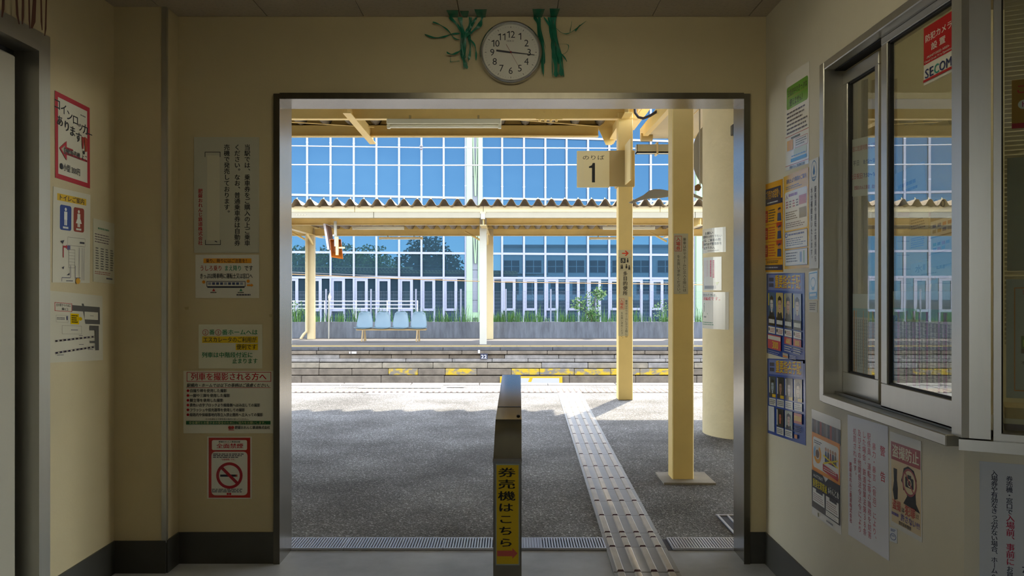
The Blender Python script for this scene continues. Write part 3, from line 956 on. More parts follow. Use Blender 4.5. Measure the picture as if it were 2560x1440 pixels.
def wanted(name, label, TL, TR, BL, second):
    s = rws(name, label, TL, TR, BL, 200, 146, gloss=True, paper='2d4a96')
    s.rect(10, 2, 190, 30, '6a78aa').greek(16, 6, 42, 26, 2, '20243c', .7, seed=2, ragged=0)
    s.text('重要指名手配', 50, 3, 25, '9a2018', True, width=132).text('重要指名手配', 49, 2, 25, 'd9b82a', True, width=132)
    rr = random.Random(5 + second)
    def face(x, y, w, h, skin, hair, bg, shirt):
        s.rect(x, y, x + w, y + h, bg)
        s.poly([(x + w * .1, y + h), (x + w * .22, y + h * .78), (x + w * .78, y + h * .78), (x + w * .9, y + h)], shirt)
        s.rect(x + w * .4, y + h * .66, x + w * .6, y + h * .82, skin)
        s.disc(x + w * .5, y + h * .48, h * .27, skin, asp=.62 * 1.1)
        s.poly([(x + w * .24, y + h * .45), (x + w * .26, y + h * .22), (x + w * .5, y + h * .12), (x + w * .76, y + h * .22), (x + w * .77, y + h * .45), (x + w * .68, y + h * .30), (x + w * .34, y + h * .31)], hair)
        for e in (.40, .60): s.rect(x + w * (e - .05), y + h * .44, x + w * (e + .05), y + h * .465, '2a2020')
        s.rect(x + w * .43, y + h * .62, x + w * .57, y + h * .64, '8a4a40')
    W4 = 38
    if not second:
        for k in range(4):
            x = 12 + 46 * k
            face(x, 34, W4, 44, ('c4c0bc', 'c2a088', 'b08a70', 'bdb0a8')[k], '22201e', ('3a5a7a', 'b8a468', '8a8470', '8a94a8')[k], ('2a2c38', '3a3428', '4a4038', '6a6a98')[k])
            s.rect(x, 36, x + 5, 58, 'd0c030')
            s.rect(x, 78, x + W4, 94, '26221c').greek(x + 3, 82, x + W4 - 3, 90, 1, 'd8d8d0', .9, seed=60 + k, ragged=0)
            s.rect(x, 96, x + W4, 108, 'd2d0c8').disc(x + 5, 101, 3.4, '2a2a30', n=12).greek(x + 10, 98, x + W4 - 2, 106, 3, 'a04a48', .45, seed=66 + k)
        for k, tx in ((2, '600'), (3, '800')):
            x = 12 + 46 * k
            s.rect(x, 109, x + W4, 121, 'b8453e').text(tx, x + 9, 109, 12, 'd9c22c', True, width=20)
            s.greek(x, 123, x + W4, 134, 3, 'c0c0b8', .4, seed=70 + k)
        s.rect(12, 110, 86, 136, 'b84a52').rect(14, 112, 84, 119, 'd0ccc4').text('300', 38, 118, 18, 'd9c22c', True, width=34)
        s.greek(12, 138, 84, 145, 2, '8a94b8', .45, seed=80).rect(96, 137, 124, 145, 'a8a090').rect(98, 141, 122, 144, 'd07a28').greek(130, 137, 168, 144, 3, 'b8bcc8', .4, seed=81)
    else:
        for k in range(4):
            x = 12 + 46 * k
            face(x, 34, W4, 40, ('9aa4a8', 'a07c68', 'a8a09a', 'b8a890')[k], '1c1a18', ('3a4a50', '30302c', '4a4a48', '8a8270')[k], '2a2a2c')
            s.rect(x, 36, x + 6, 66, 'b8b8b0').rect(x + 18, 68, x + W4, 74, 'c8a82a')
            s.rect(x, 76, x + W4, 90, 'c4c4bc').greek(x + 3, 78, x + W4 - 2, 88, 3, '50505a', .45, seed=90 + k)
        s.rect(10, 92, 44, 140, 'c4c8cc').line(22, 100, 26, 134, 1, 'a0a4a8')
        for k in (1, 2):
            x = 12 + 46 * k
            face(x, 93, W4, 34, ('b06a50', 'b49a8c')[k - 1], '1c1a18', ('30302c', '8a9488')[k - 1], '2a2a2c')
            s.rect(x, 95, x + 6, 124, 'b8b8b0').rect(x, 128, x + W4, 141, 'c8c8c0').greek(x + 3, 130, x + W4 - 2, 139, 3, '50505a', .45, seed=95 + k)
        s.rect(150, 94, 188, 112, 'b86a50').greek(152, 98, 186, 108, 1, 'd9b040', .9, seed=99, ragged=0).greek(150, 116, 188, 128, 4, '303450', .5, seed=98).rect(152, 132, 166, 139, 'c87a30')
    return s.done()
wanted('wanted_poster', 'upper blue wanted poster with yellow title and four portraits', (1917, 684), (2012, 682), (1918, 882), 0)
wanted('wanted_poster', 'lower blue wanted poster with six portraits and a pasted blank slip', (1919, 896), (2014, 900), (1920, 1082), 1)

s = rws('survey_poster', 'orange and black poster with a ring chart below the ticket window', (2030, 1022), (2103, 1050), (2031, 1284), 100, 160, gloss=True, paper='d0cec8')
for k in range(14):
    s.rect(2 + 7 * k, 14, 9 + 7 * k, 36, ('4a4440', '6a6460', '8a3a2c', '5c4a40', '38342f')[(k * 3) % 5])
s.rect(2, 34, 98, 92, 'd9882a').rrect(6, 40, 94, 86, 5, 'dcdad2').greek(10, 44, 40, 50, 2, '4a4a50', .5, seed=3)
s.ring(22, 64, 8, 14, 'd9982a', asp=1.0, a0=-60, a1=150).ring(22, 64, 8, 14, '7aa0c0', a0=150, a1=230).ring(22, 64, 8, 14, 'c8c8c0', a0=230, a1=300).disc(22, 64, 6.5, '7a5a40')
for k in range(5): s.poly([(48 + 8 * k, 70), (50 + 8 * k, 54), (54 + 8 * k, 54), (56 + 8 * k, 70)], ('2c4a7a', '3a3a44', '9a3a30', '2c3a5c', '6a5a34')[k]).disc(52 + 8 * k, 51, 3, 'b08a70', n=12)
s.poly([(44, 60), (92, 68), (92, 70.5), (44, 62.5)], 'd8c020').poly([(44, 72), (92, 58), (92, 60.5), (44, 74.5)], 'd8c020')
s.poly([(42, 74), (92, 78), (92, 88), (42, 84)], 'b02a2c').greek(45, 77, 90, 83, 2, 'd8d0c8', .4, seed=4)
s.poly([(2, 92), (40, 92), (50, 100), (60, 92), (98, 92), (98, 148), (2, 148)], '1c1b22').text('みんなでとめよう', 8, 95, 6, 'd8d8d0', True, width=34)
s.text('重要犯罪撲滅', 6, 103, 13, 'd9c41c', True, width=50).text('#みんとめ', 60, 101, 12, 'd8d8d0', True, width=36)
for x in (6, 53):
    s.rect(x, 118, x + 42, 138, 'd8d6d0').rrect(x + 12, 116, x + 36, 122, 1.5, '22222c').greek(x + 3, 124, x + 39, 136, 4, '8a6a6a', .35, seed=x)
s.rect(53, 139, 95, 146, 'd8d6d0').greek(56, 140, 92, 145, 2, 'a09a90', .4, seed=6)
s.poly([(24, 151), (29, 151), (28, 157), (25, 157)], '5a5a30').greek(54, 152, 78, 156, 1, '70707a', .6, seed=7)
s.done()
s = rws('warning_notice', 'white warning sheet with red vertical writing below the ticket window', (2120, 1036), (2221, 1066), (2122, 1336), 100, 150, gloss=True, paper='cfd0d6')
s.vtext('警　告', 88, 24, 12, 'b02c3c', True, pitch=14.5)
for k, (tx, y) in enumerate((('暴力・暴言（脅迫）により、', 24), ('駅係員・運転士等の職務を妨害', 14), ('した場合、鉄道営業法第３８条', 14), ('及びその他関係法令法令により', 14), ('処罰されます。', 14))):
    s.vtext(tx, 68 - 12 * k, y, 8.8, 'b84a58', False, pitch=8.9)
s.vtext('肥薩おれんじ鉄道株式会社', 8, 58, 6.2, 'b84a58', True, pitch=6.3)
s.done()
s = rws('camera_warning_poster', 'beige poster against secret filming with black head and camera', (2226, 1078), (2304, 1103), (2228, 1312), 100, 160, gloss=True, paper='d2d0c8')
s.rect(4, 16, 98, 152, 'cfba96').rect(4, 16, 98, 46, '9a4a4c').text('盗撮防止', 8, 19, 23, 'd6d0b4', True, width=86)
s.poly([(12, 60), (24, 60), (23, 78), (26, 92), (25, 110), (14, 114), (9, 98), (13, 82)], '161417')
s.poly([(46, 54), (60, 48), (78, 52), (86, 66), (82, 84), (84, 104), (96, 116), (44, 112), (56, 98), (54, 90), (44, 90), (42, 80), (37, 76), (42, 66)], '161417')
s.ring(64, 74, 19, 22, '9a4a4c', asp=1.0).rrect(50, 66, 78, 84, 2, '161417').rect(58, 62, 70, 67, '161417').disc(64, 74, 19, 'cfba96').rrect(51, 66, 77, 83, 2, '161417').rect(58, 62, 70, 67, '161417').ring(64, 75, 4.5, 6.5, 'cfba96').line(51, 60, 77, 89, 3, '9a4a4c').ring(64, 74, 19, 22.5, '9a4a4c')
s.text('盗撮', 8, 112, 18, 'b04038', True, width=28).text('は', 39, 119, 9, '2a2428', True).text('犯罪', 49, 112, 18, 'b04038', True, width=34).text('だ！', 85, 118, 9, '2a2428', True, width=12)
s.greek(6, 134, 30, 140, 1, '5a4a8a', .8, seed=4).text('許さない!!!', 36, 130, 13, '4a3f8a', True, width=60).text('鹿児島県警察', 30, 144, 7, '2a2428', True, width=40)
s.done()
s = rws('round_sticker', 'small white sticker with a blue ring below the filming poster', (2225, 1317), (2244, 1323), (2225, 1352), 60, 100, paper='c8ccd0')
s.greek(10, 8, 52, 26, 2, '4a5a8a', .6, seed=3).ring(30, 62, 20, 24, '4a5a90').greek(14, 48, 46, 62, 2, '4a5a8a', .5, seed=4); s.done()

# text sheet on the chamfer below the ledge
def chs(name, label, t0, z0, t1, z1, d=0.0, **k):
    cat = k.pop('cat', 'notice')
    return Sheet(name, label, cat, ch(t0, d, z0), ch(t1, d, z0), ch(t0, d, z1), (t1 - t0) * 1000, (z0 - z1) * 1000, **k)
s = chs('entry_rules_notice', 'large white sheet with black and red vertical writing below the right ledge', 0.036, 0.838, 0.36, 0.10, paper='b9bcc0')
s.vtext('入場券や有効なきっぷがない場合、ホームへは入れません。', 34, 20, 16, '22243a', True, pitch=14.2)
s.vtext('券売機・窓口で', 68, 32, 15.5, '22243a', True, pitch=14.2).vtext('入場前、事前に', 70, 131, 20, 'a01c3c', True, pitch=19).vtext('お買い求めください。', 69, 266, 16, '22243a', True, pitch=15)
s.vtext('が必要です', 108, 255, 26, '22243a', True, pitch=32)
s.done()

# ------------------------------------------------------------------ stickers and papers on the ticket window
XG = XS1 + 0.0105
s = rws('security_sticker', 'red and white security camera sticker on the ticket window', (2311, 72), (2385, 25), (2311, 214), 100, 160, X=XG, paper='d0cdbc', cat='sticker', gloss=True)
s.rect(0, 0, 100, 104, 'b0101c').text('防犯カメラ', 5, 22, 22, 'd8c8b8', True, width=92).text('設', 26, 52, 22, 'd8c8b8', True).text('置', 54, 52, 22, 'd8c8b8', True)
s.text('-MONITORED AREA-', 10, 82, 9, 'd8c8b8', True, width=80).text('Closed Circuit TV in Operation', 4, 93, 8, 'd8c8b8', True, width=92)
s.text('SE', 5, 112, 36, '18285c', True, width=32).text('C', 37, 112, 36, '1c8a78', True, width=18).text('OM', 55, 112, 36, '18285c', True, width=42)
s.rect(0, 146, 100, 153, 'b0101c')
s.done()
XG0 = XS0 + 0.0175
def ins(name, label, TL, TR, BL, uw, vh, X, **k):         # paper fixed inside the glass
    return rws(name, label, TL, TR, BL, uw, vh, X=X, **k)
s = ins('opening_hours_notice', 'white opening hours sheet inside the left ticket window pane', (2122, 352), (2207, 332), (2123, 492), 120, 130, XG0, paper='c9c7b8')
s.disc(5, 8, 2.6, '6a6a60', n=12).text('窓口営業時間のご案内', 16, 16, 13, 'b0443c', True, width=92)
s.text('平日', 18, 48, 14, '2a2a30', True, asp=.85).text('8:15〜18:20', 56, 48, 13, '3a4a80', True, width=58)
s.text('土日祝日', 8, 78, 14, 'a03a3a', True, width=46).text('7:50〜16:45', 56, 78, 13, '3a4a80', True, width=58)
s.text('肥薩おれんじ鉄道　出水駅', 22, 106, 10, 'a0504c', True, width=84)
s.done()
def bars(name, label, TL, TR, BL, X, cols, seed):
    s = ins(name, label, TL, TR, BL, 120, 150, X, paper='c4c8c4')
    s.rect(2, 26, 118, 42, '7ab0b8' if seed == 1 else '8fc0b4').rect(2, 38, 18, 140, '4a7ab0')
    rr = random.Random(seed)
    for k, (x, w, c2) in enumerate(cols):
        s.rect(x, 30, x + w, 142, c2)
    for k in range(16):
        s.rect(2, 46 + 6 * k, 118, 46.5 + 6 * k, '5a5c68')
    for k in range(14):
        s.vgreek(20 + 7 * k, 46, 25 + 7 * k, 138, 1, '6a6c78', .35, seed=k + seed)
    return s.done()
bars('timetable_poster', 'timetable with orange columns inside the left ticket window pane', (2119, 735), (2207, 735), (2119, 935), XG0 + .002, ((24, 5, 'd08a2a'), (33, 2, 'd08a2a'), (58, 2, 'd08a2a'), (75, 4, 'd08a2a'), (88, 6, 'd08a2a'), (110, 4, 'd08a2a')), 1)
bars('timetable_poster', 'timetable with purple columns inside the right ticket window pane', (2229, 728), (2385, 728), (2229, 965), XS1 + .0175, ((14, 5, '9a4a90'), (32, 3, '9a4a90'), (46, 6, '9a4a90'), (58, 3, 'a05a9a'), (72, 4, '9a4a90'), (94, 3, '9a4a90'), (103, 7, '9a4a90')), 2)
s = ins('card_payment_sheet', 'grey sheet with rows of payment card logos inside the ticket window', (2328, 530), (2383, 512), (2328, 668), 60, 130, XS1 + .03, paper='a8a8a4')
s.rect(0, 0, 60, 24, '6c6a60').rect(0, 24, 60, 60, 'd0cfc8').rect(0, 60, 60, 63, '6a6460').rect(0, 64, 60, 98, 'cbcac4').rect(0, 98, 60, 101, '6a6460')
for k, c2 in enumerate(('5a6a9a', '3a5a9a', 'c06a3a', '9a4a3a', '6a6a64', '9a7a3a', '4a5a8a', 'a09a90')):
    s.rect(6 + 14 * (k % 4), 32 + 13 * (k // 4), 16 + 14 * (k % 4), 40 + 13 * (k // 4), c2)
for k, c2 in enumerate(('3a8a4a', '2a3a3a', 'b04a4a', '6a8aa0', '3a6ab0', 'c05a6a', '6aa0c0')):
    s.rect(8 + 12 * (k % 4), 76 + 11 * (k // 4), 17 + 12 * (k % 4), 83 + 11 * (k // 4), c2)
s.done()
s = ins('station_name_sheet', 'pale sheet with large characters inside the ticket window', (2278, 660), (2385, 640), (2278, 716), 130, 70, XS1 + .036, paper='c6c2ac')
s.text('水', 14, 6, 26, '4a4a48').rect(40, 8, 48, 26, '8a8a88').text('出', 80, 4, 28, '4a4a48').greek(36, 36, 86, 42, 1, '9a9a90', .5, seed=3).disc(66, 56, 5, 'cf9a2a').disc(77, 56, 5, 'cf9a2a').greek(8, 52, 40, 60, 2, '7a7a74', .4, seed=4).greek(92, 52, 122, 60, 2, '7a7a74', .4, seed=5)
s.done()
s = ins('letter_sheet', 'cream letter sheet with small print inside the right ticket window pane', (2275, 524), (2322, 510), (2275, 655), 60, 120, XS1 + .045, paper='c9bc96')
s.greek(5, 24, 52, 50, 4, '6a5a48', .45, seed=6).greek(5, 66, 50, 90, 5, '6a7a9a', .4, seed=7); s.done()
s = ins('slanted_paper', 'slanting white paper with blue print inside the right ticket window pane', (2237, 436), (2312, 402), (2240, 520), 70, 60, XS1 + .05, paper='b4bcc4')
s.greek(8, 22, 62, 30, 1, '4a5a90', .8, seed=2).greek(16, 34, 56, 40, 1, '4a5a90', .8, seed=3); s.done()
# wall calendar on the office wall
YO = WY - 0.1005
cx0, cx1 = 1.62, 2.06
s = Sheet('wall_calendar', 'large wall calendar on the ticket office wall', 'calendar', V(cx0, YO, 1.72), V(cx1, YO, 1.72), V(cx0, YO, 1.25), 100, 110, paper='c9c09c')
s.text('20', 74, 0, 12, '2a2420').text('7 July', 8, 4, 11, '2a2420').rect(0, 16, 100, 21, '8a3a24')
for k, d in enumerate(('5', '12', '19', '26')):
    s.text(d, 8, 36 + 17 * k, 10, '9a4038', width=6 if k == 0 else 10)
for k in range(6): s.rect(0, 32 + 15 * k, 100, 32.6 + 15 * k, '8a8468')
s.done()
# things in the window at the right edge
s = chs('gold_sign', 'small gold sign with red base on the right edge window', 0.110, 1.840, 0.30, 1.713, d=-0.030, paper='8a6a1c', cat='sign')
s.rect(0, 114, 190, 127, '8a1c1c').text('ご', 9, 12, 26, 'a02a1c', True).disc(27, 66, 12, 'b0b8a0', asp=1.1).text('ト', 18, 57, 17, '8a1c4a', True)
s.done()
s = chs('frosted_panel', 'plain grey green panel behind the right edge window', 0.100, 1.640, 0.32, 1.340, d=-0.055, paper='7f8a7c', cat='panel', gloss=True); s.done()
s = chs('fare_notice', 'white notice with orange border behind the right edge window', 0.098, 1.318, 0.32, 1.003, d=-0.055, paper='9aa49c', gloss=True)
s.frame(18, 22, 210, 296, 2.5, 'b86a1c').text('当駅', 36, 28, 13, 'a0243c', True).text('普通', 42, 82, 13, '22243a', True).rect(34, 150, 120, 196, '3a6a2a').rect(38, 160, 120, 178, '8ab83a').rect(34, 184, 120, 196, '2a2a24').text('不正乗車', 34, 216, 10, '22243a', True).text('注意', 42, 272, 8, '22243a', True)
s.done()
t = thing('cloth_bundle', 'folded tan and navy cloth bundle on the right edge counter', 'cloth', tuple(ch(0.16, -0.13, 0.914)))
m = MB(); chbox(m, 0.095, 0.30, -0.20, -0.07, 0.945, 0.975); m.build('tan_fold', mat('tan_cloth', (0.45, 0.34, 0.14), 0.9, noise=0.3, nscale=30), t)
m = MB(); chbox(m, 0.092, 0.30, -0.20, -0.068, 0.932, 0.946); m.build('white_fold', mat('white_cloth', (0.5, 0.48, 0.36), 0.9), t)
m = MB(); chbox(m, 0.094, 0.30, -0.20, -0.07, 0.914, 0.933); m.build('navy_fold', mat('navy_cloth', (0.02, 0.03, 0.09), 0.9), t)
m = MB(); chbox(m, 0.05, 0.75, -0.40, -0.062, 0.88, 0.912)
tag(m.build('counter_board', mat('counter_grey'),), 'grey counter board inside the right edge window', 'counter')

# ------------------------------------------------------------------ clock and tape decorations
cc = bw(1277, 134)
t = thing('wall_clock', 'round white wall clock with silver rim above the opening', 'clock', (cc.x, WY, cc.z))
RIM = mat('clock_rim', (0.62, 0.62, 0.62), 0.22, 0.9)
m = MB(); m.lathe([(0.142, 0.0), (0.1475, 0.006), (0.1475, 0.026), (0.144, 0.036), (0.138, 0.040), (0.133, 0.036), (0.131, 0.028), (0.131, 0.020)], (cc.x, WY, cc.z), 'Y', 64); m.build('rim', RIM, t, smooth=True)
m = MB(); m.lathe([(0.1312, 0.018), (0.1312, 0.0205)], (cc.x, WY, cc.z), 'Y', 64); m.build('face', mat('clock_face', (0.66, 0.64, 0.56), 0.5), t)
DK = mat('clock_black', (0.012, 0.012, 0.02), 0.5)
fy = WY - 0.0212
m = MB()
def cput(mb, chx, cx, cz, size, bold=False):
    vs, fs, adv = glyph(chx, bold)
    return vs, fs, adv
for hnum in range(1, 13):
    a = PI / 2 - hnum * PI / 6
    r0 = 0.0865 if hnum not in (10, 11, 12) else 0.084
    cx, cz = cc.x + r0 * math.cos(a), cc.z + r0 * math.sin(a)
    st = str(hnum)
    sz = 0.046
    advs = [glyph(q2, False)[2] for q2 in st]
    if len(st) == 2: advs[0] -= 0.06
    x = cx - sum(advs) * sz / 2
    for q2, ad in zip(st, advs):
        vs, fs, _ = glyph(q2, False)
        m.add([V(x + vx * sz, fy, cz - 0.0155 + vz * sz) for vx, vz in vs], fs)
        x += ad * sz
m.build('numeral', DK, t)
m = MB()
x = cc.x - 0.020
for q2 in 'SEIKO':
    vs, fs, ad = glyph(q2, False)
    m.add([V(x + vx * 0.0125, fy, cc.z + 0.050 + vz * 0.011) for vx, vz in vs], fs)
    x += ad * 0.0125
m.build('maker_name', mat('clock_print', (0.05, 0.05, 0.06), 0.5), t)
m = MB()
for k in range(60):
    a = 2 * PI * k / 60
    big = k % 5 == 0
    M = Matrix.Translation((cc.x, fy, cc.z)) @ Matrix.Rotation(a, 4, 'Y')
    w2, r1, r2 = (0.0011, 0.1145, 0.1225) if big else (0.0003, 0.1170, 0.1225)
    m.add([M @ V(-w2, 0, r1), M @ V(w2, 0, r1), M @ V(w2, 0, r2), M @ V(-w2, 0, r2)], [(0, 1, 2, 3)])
m.build('minute_marks', DK, t)
def hand(name, x1, y1, x0, y0, w0, w1, d, mt):
    p0, p1 = bw(x0, y0), bw(x1, y1)
    dv = (p1 - p0).normalized()
    sd = V(-dv.z, 0, dv.x)
    y = WY - d
    P0, P1 = V(p0.x, y, p0.z), V(p1.x, y, p1.z)
    m = MB(); m.prism([P0 - sd * w0, P1 - sd * w1, P1 + sd * w1, P0 + sd * w0], (0, -0.0012, 0)); m.build(name, mt, t)
hand('hour_hand', 1241, 129.5, 1277, 134.5, 0.0040, 0.0040, 0.023, DK)
hand('minute_hand', 1336, 141, 1271, 133.5, 0.0028, 0.0012, 0.0255, DK)
hand('second_hand', 1297, 171, 1265.5, 115, 0.0008, 0.0004, 0.028, mat('clock_red', (0.25, 0.01, 0.02), 0.5))
m = MB(); m.lathe([(0.004, 0.021), (0.004, 0.030), (0.002, 0.031)], (cc.x, WY, cc.z), 'Y', 16); m.build('spindle', mat('clock_red'), t)

TAPE = mat('green_plastic_tape', (0.02, 0.26, 0.15), 0.3, noise=0.5, nscale=20)
def tape(label, strands, top):
    rr = random.Random(len(label))
    strands = list(strands)
    for pts, wd in strands[:5]:                          # loose shreds beside the thick strands
        for _ in range(3):
            dx, cut = rr.uniform(-14, 14), rr.choice((0, 0, 1))
            strands.append(([(x + dx * k / len(pts) + rr.uniform(-3, 3), y + rr.uniform(-6, 6) * (k > 0)) for k, (x, y) in enumerate(pts[:len(pts) - cut])], rr.uniform(1.2, 3.2)))
    xs = [p[0] for st in strands for p in st[0]]
    t = thing('tape_tassel', label, 'decoration', (bw(sum(xs) / len(xs), 42).x, WY - 0.02, CZ), group='green plastic tape tassels')
    for i, (pts, wd) in enumerate(strands):
        m = MB()
        # smooth the px polyline
        P = []
        n = len(pts)
        for k in range(n - 1):
            for q2 in range(5):
                u = q2 / 5
                p0, p1, p2, p3 = pts[max(k - 1, 0)], pts[k], pts[k + 1], pts[min(k + 2, n - 1)]
                P.append(tuple(0.5 * (2 * p1[j] + (p2[j] - p0[j]) * u + (2 * p0[j] - 5 * p1[j] + 4 * p2[j] - p3[j]) * u * u + (3 * p1[j] - p0[j] - 3 * p2[j] + p3[j]) * u ** 3) for j in (0, 1)))
        P.append(pts[-1])
        path = [bw(px, max(py, 43), 0.008 + 0.006 * (i % 4) + 0.004 * math.sin(k * 0.7 + i)) for k, (px, py) in enumerate(P)]
        ws = [wd * (0.7 + 0.3 * math.sin(k * 0.9 + i)) / 528 / 2 for k in range(len(P))]
        ws[-1] *= 0.3
        d0 = (path[-1] - path[0]).normalized()
        side = V(-d0.z, 0.25, d0.x).normalized()
        m.ribbon(path, ws, side)
        o2 = m.build('strand', TAPE, t)
        md = o2.modifiers.new('thickness', 'SOLIDIFY'); md.thickness = 0.0006
    for (x0, x1, y) in top:
        m = MB()
        a, b2 = at(x0, y, F * (CZ - CH) / (HZ - y)), at(x1, y, F * (CZ - CH) / (HZ - y))
        m.add([V(a.x, a.y, CZ - .002), V(b2.x, b2.y, CZ - .002), V(b2.x - .01, WY - .004, CZ - .004), V(a.x + .01, WY - .004, CZ - .004)], [(3, 2, 1, 0)])
        o2 = m.build('ceiling_tie', TAPE, t)
        md = o2.modifiers.new('thickness', 'SOLIDIFY'); md.thickness = 0.0008
rr = random.Random(3)
st = [([(1125, 43), (1140, 60), (1155, 80), (1158, 110), (1160, 150), (1168, 172)], 9),
      ([(1150, 43), (1155, 70), (1160, 100), (1156, 135), (1162, 160)], 12),
      ([(1176, 43), (1172, 70), (1164, 85), (1160, 120), (1158, 145)], 10),
      ([(1205, 43), (1200, 62), (1180, 80), (1165, 90), (1162, 118)], 9),
      ([(1190, 43), (1178, 66), (1172, 85), (1176, 120), (1172, 150)], 7),
      ([(1062, 86), (1085, 94), (1110, 92), (1130, 85), (1150, 84)], 5),
      ([(1082, 55), (1100, 62), (1120, 76), (1135, 95), (1150, 100)], 4),
      ([(1117, 131), (1130, 136), (1146, 130), (1155, 122)], 6),
      ([(1126, 155), (1127, 139)], 1.6), ([(1126, 155), (1150, 152)], 2.2),
      ([(1166, 90), (1185, 110), (1190, 130), (1190, 152)], 5)]
tape('green shredded tape tassel left of the clock', st, ((1116, 1146, 25), (1150, 1172, 27), (1186, 1217, 23)))
st = [([(1337, 43), (1345, 60), (1350, 90), (1354, 130), (1358, 186)], 10),
      ([(1348, 43), (1352, 80), (1358, 120), (1360, 160)], 7),
      ([(1378, 43), (1382, 80), (1384, 110), (1388, 150), (1390, 192)], 16),
      ([(1388, 43), (1386, 80), (1394, 120), (1400, 150), (1404, 190)], 12),
      ([(1372, 43), (1380, 90), (1392, 130), (1398, 160)], 10),
      ([(1360, 43), (1372, 62), (1380, 84)], 5),
      ([(1390, 70), (1404, 82), (1420, 84), (1440, 72), (1466, 52)], 2.4), ([(1438, 78), (1450, 62)], 4),
      ([(1425, 80), (1430, 52)], 1.5), ([(1396, 110), (1420, 112), (1418, 128), (1404, 138)], 2.0), ([(1400, 130), (1412, 145), (1417, 154)], 4)]
tape('thicker green shredded tape tassel right of the clock', st, ((1331, 1362, 22), (1374, 1400, 21)))

# brown streamers above the sliding door
t = thing('streamer_tassel', 'brown paper streamers hanging above the sliding door', 'decoration', (LX + 0.05, 3.1, CZ))
BR = mat('brown_streamer', (0.10, 0.03, 0.012), 0.7)
for i, (x, y1, dx, w2) in enumerate(((10, 46, -4, .004), (38, 55, 8, .004), (58, 62, -2, .004), (72, 70, 2, .003), (88, 76, -8, .007), (102, 74, 3, .003), (116, 92, -4, .003))):
    Y = F * (LX + 0.05) / (x - VX)
    p1 = at(x, y1, Y)
    m = MB(); m.ribbon([V(LX + .05, Y, CZ), V(LX + .05, Y, CZ - (CZ - p1.z) * .5), V(LX + .05, Y + dx * .0015, p1.z + .03), V(LX + .05, Y + dx * .003, p1.z)], [w2, w2, w2 * 1.3, w2 * .6], V(0.3, 1, 0).normalized())
    o2 = m.build('streamer', BR, t)
    md = o2.modifiers.new('thickness', 'SOLIDIFY'); md.thickness = 0.0006

# ------------------------------------------------------------------ steel barrier post in the opening
BF, BB = 2.64, 3.68
t = thing('barrier_post', 'stainless steel barrier with yellow sign standing in the opening', 'barrier', (-0.02, BF, 0))
hw = 0.0445
def bx(Y):                                               # centre line leans slightly to the right
    return -0.0145 + (Y - BF) * 0.0118
side = [(BF, 0), (BF, 0.757), (2.875, 0.848), (BB, 0.921), (BB, 0)]
m = MB()
n = len(side)
HW = [hw, hw, hw, 0.0403, 0.0403]
vs = [V(bx(y) - w_, y, z) for (y, z), w_ in zip(side, HW)] + [V(bx(y) + w_, y, z) for (y, z), w_ in zip(side, HW)]
m.add(vs, [tuple(range(n))[::-1], tuple(range(n, 2 * n))] + [(i, (i + 1) % n, n + (i + 1) % n, n + i) for i in range(n)])
SMIR = mat('polished_steel', (0.33, 0.32, 0.285), 0.09, 1.0, noise=0.06, nscale=4)
m.build('post_body', SMIR, t)
m = MB(); y = BF; m.box(bx(y) - hw - .0015, bx(y) + hw + .0015, BF - .002, BF + .004, 0.752, 0.760); m.build('fold_seam', STEEL, t)
m = MB(); m.add([V(bx(3.06) - .042, 3.06, 0.866), V(bx(3.06) + .042, 3.06, 0.866), V(bx(3.066) + .042, 3.066, 0.8668), V(bx(3.066) - .042, 3.066, 0.8668), V(bx(3.06) - .042, 3.06, 0.8645), V(bx(3.06) + .042, 3.06, 0.8645)], [(0, 1, 2, 3), (4, 5, 1, 0)]); m.build('cap_seam', STEEL_D, t)
m = MB(); m.lathe([(0.006, 0.850), (0.006, 0.855), (0.003, 0.857)], (0.022, 2.92, 0), 'Z', 10); m.build('screw', RUB, t)
k = F / BF
def bp(px, py): return V((px - VX) / k, BF - 0.001, CH - (py - HZ) / k)
s = Sheet('sign_plate', 'yellow plate with black writing and red arrow', None, bp(1239, 1159), bp(1299, 1159), bp(1239, 1412), 60, 253, paper='9aa49c', thick=0.003, parent=t)
s.rect(2.5, 3, 57.5, 250, 'd8b40c')
for k2, chx in enumerate('券売機はこちら'):
    s.text(chx, 5.5, 9 + 29.2 * k2, 25 if k2 < 3 else 24, '121212', True, width=45 if k2 < 3 else 40)
s.poly([(4, 216), (42, 216), (42, 210), (55, 223), (42, 236), (42, 230), (4, 230)], 'c8584c')
s.done()

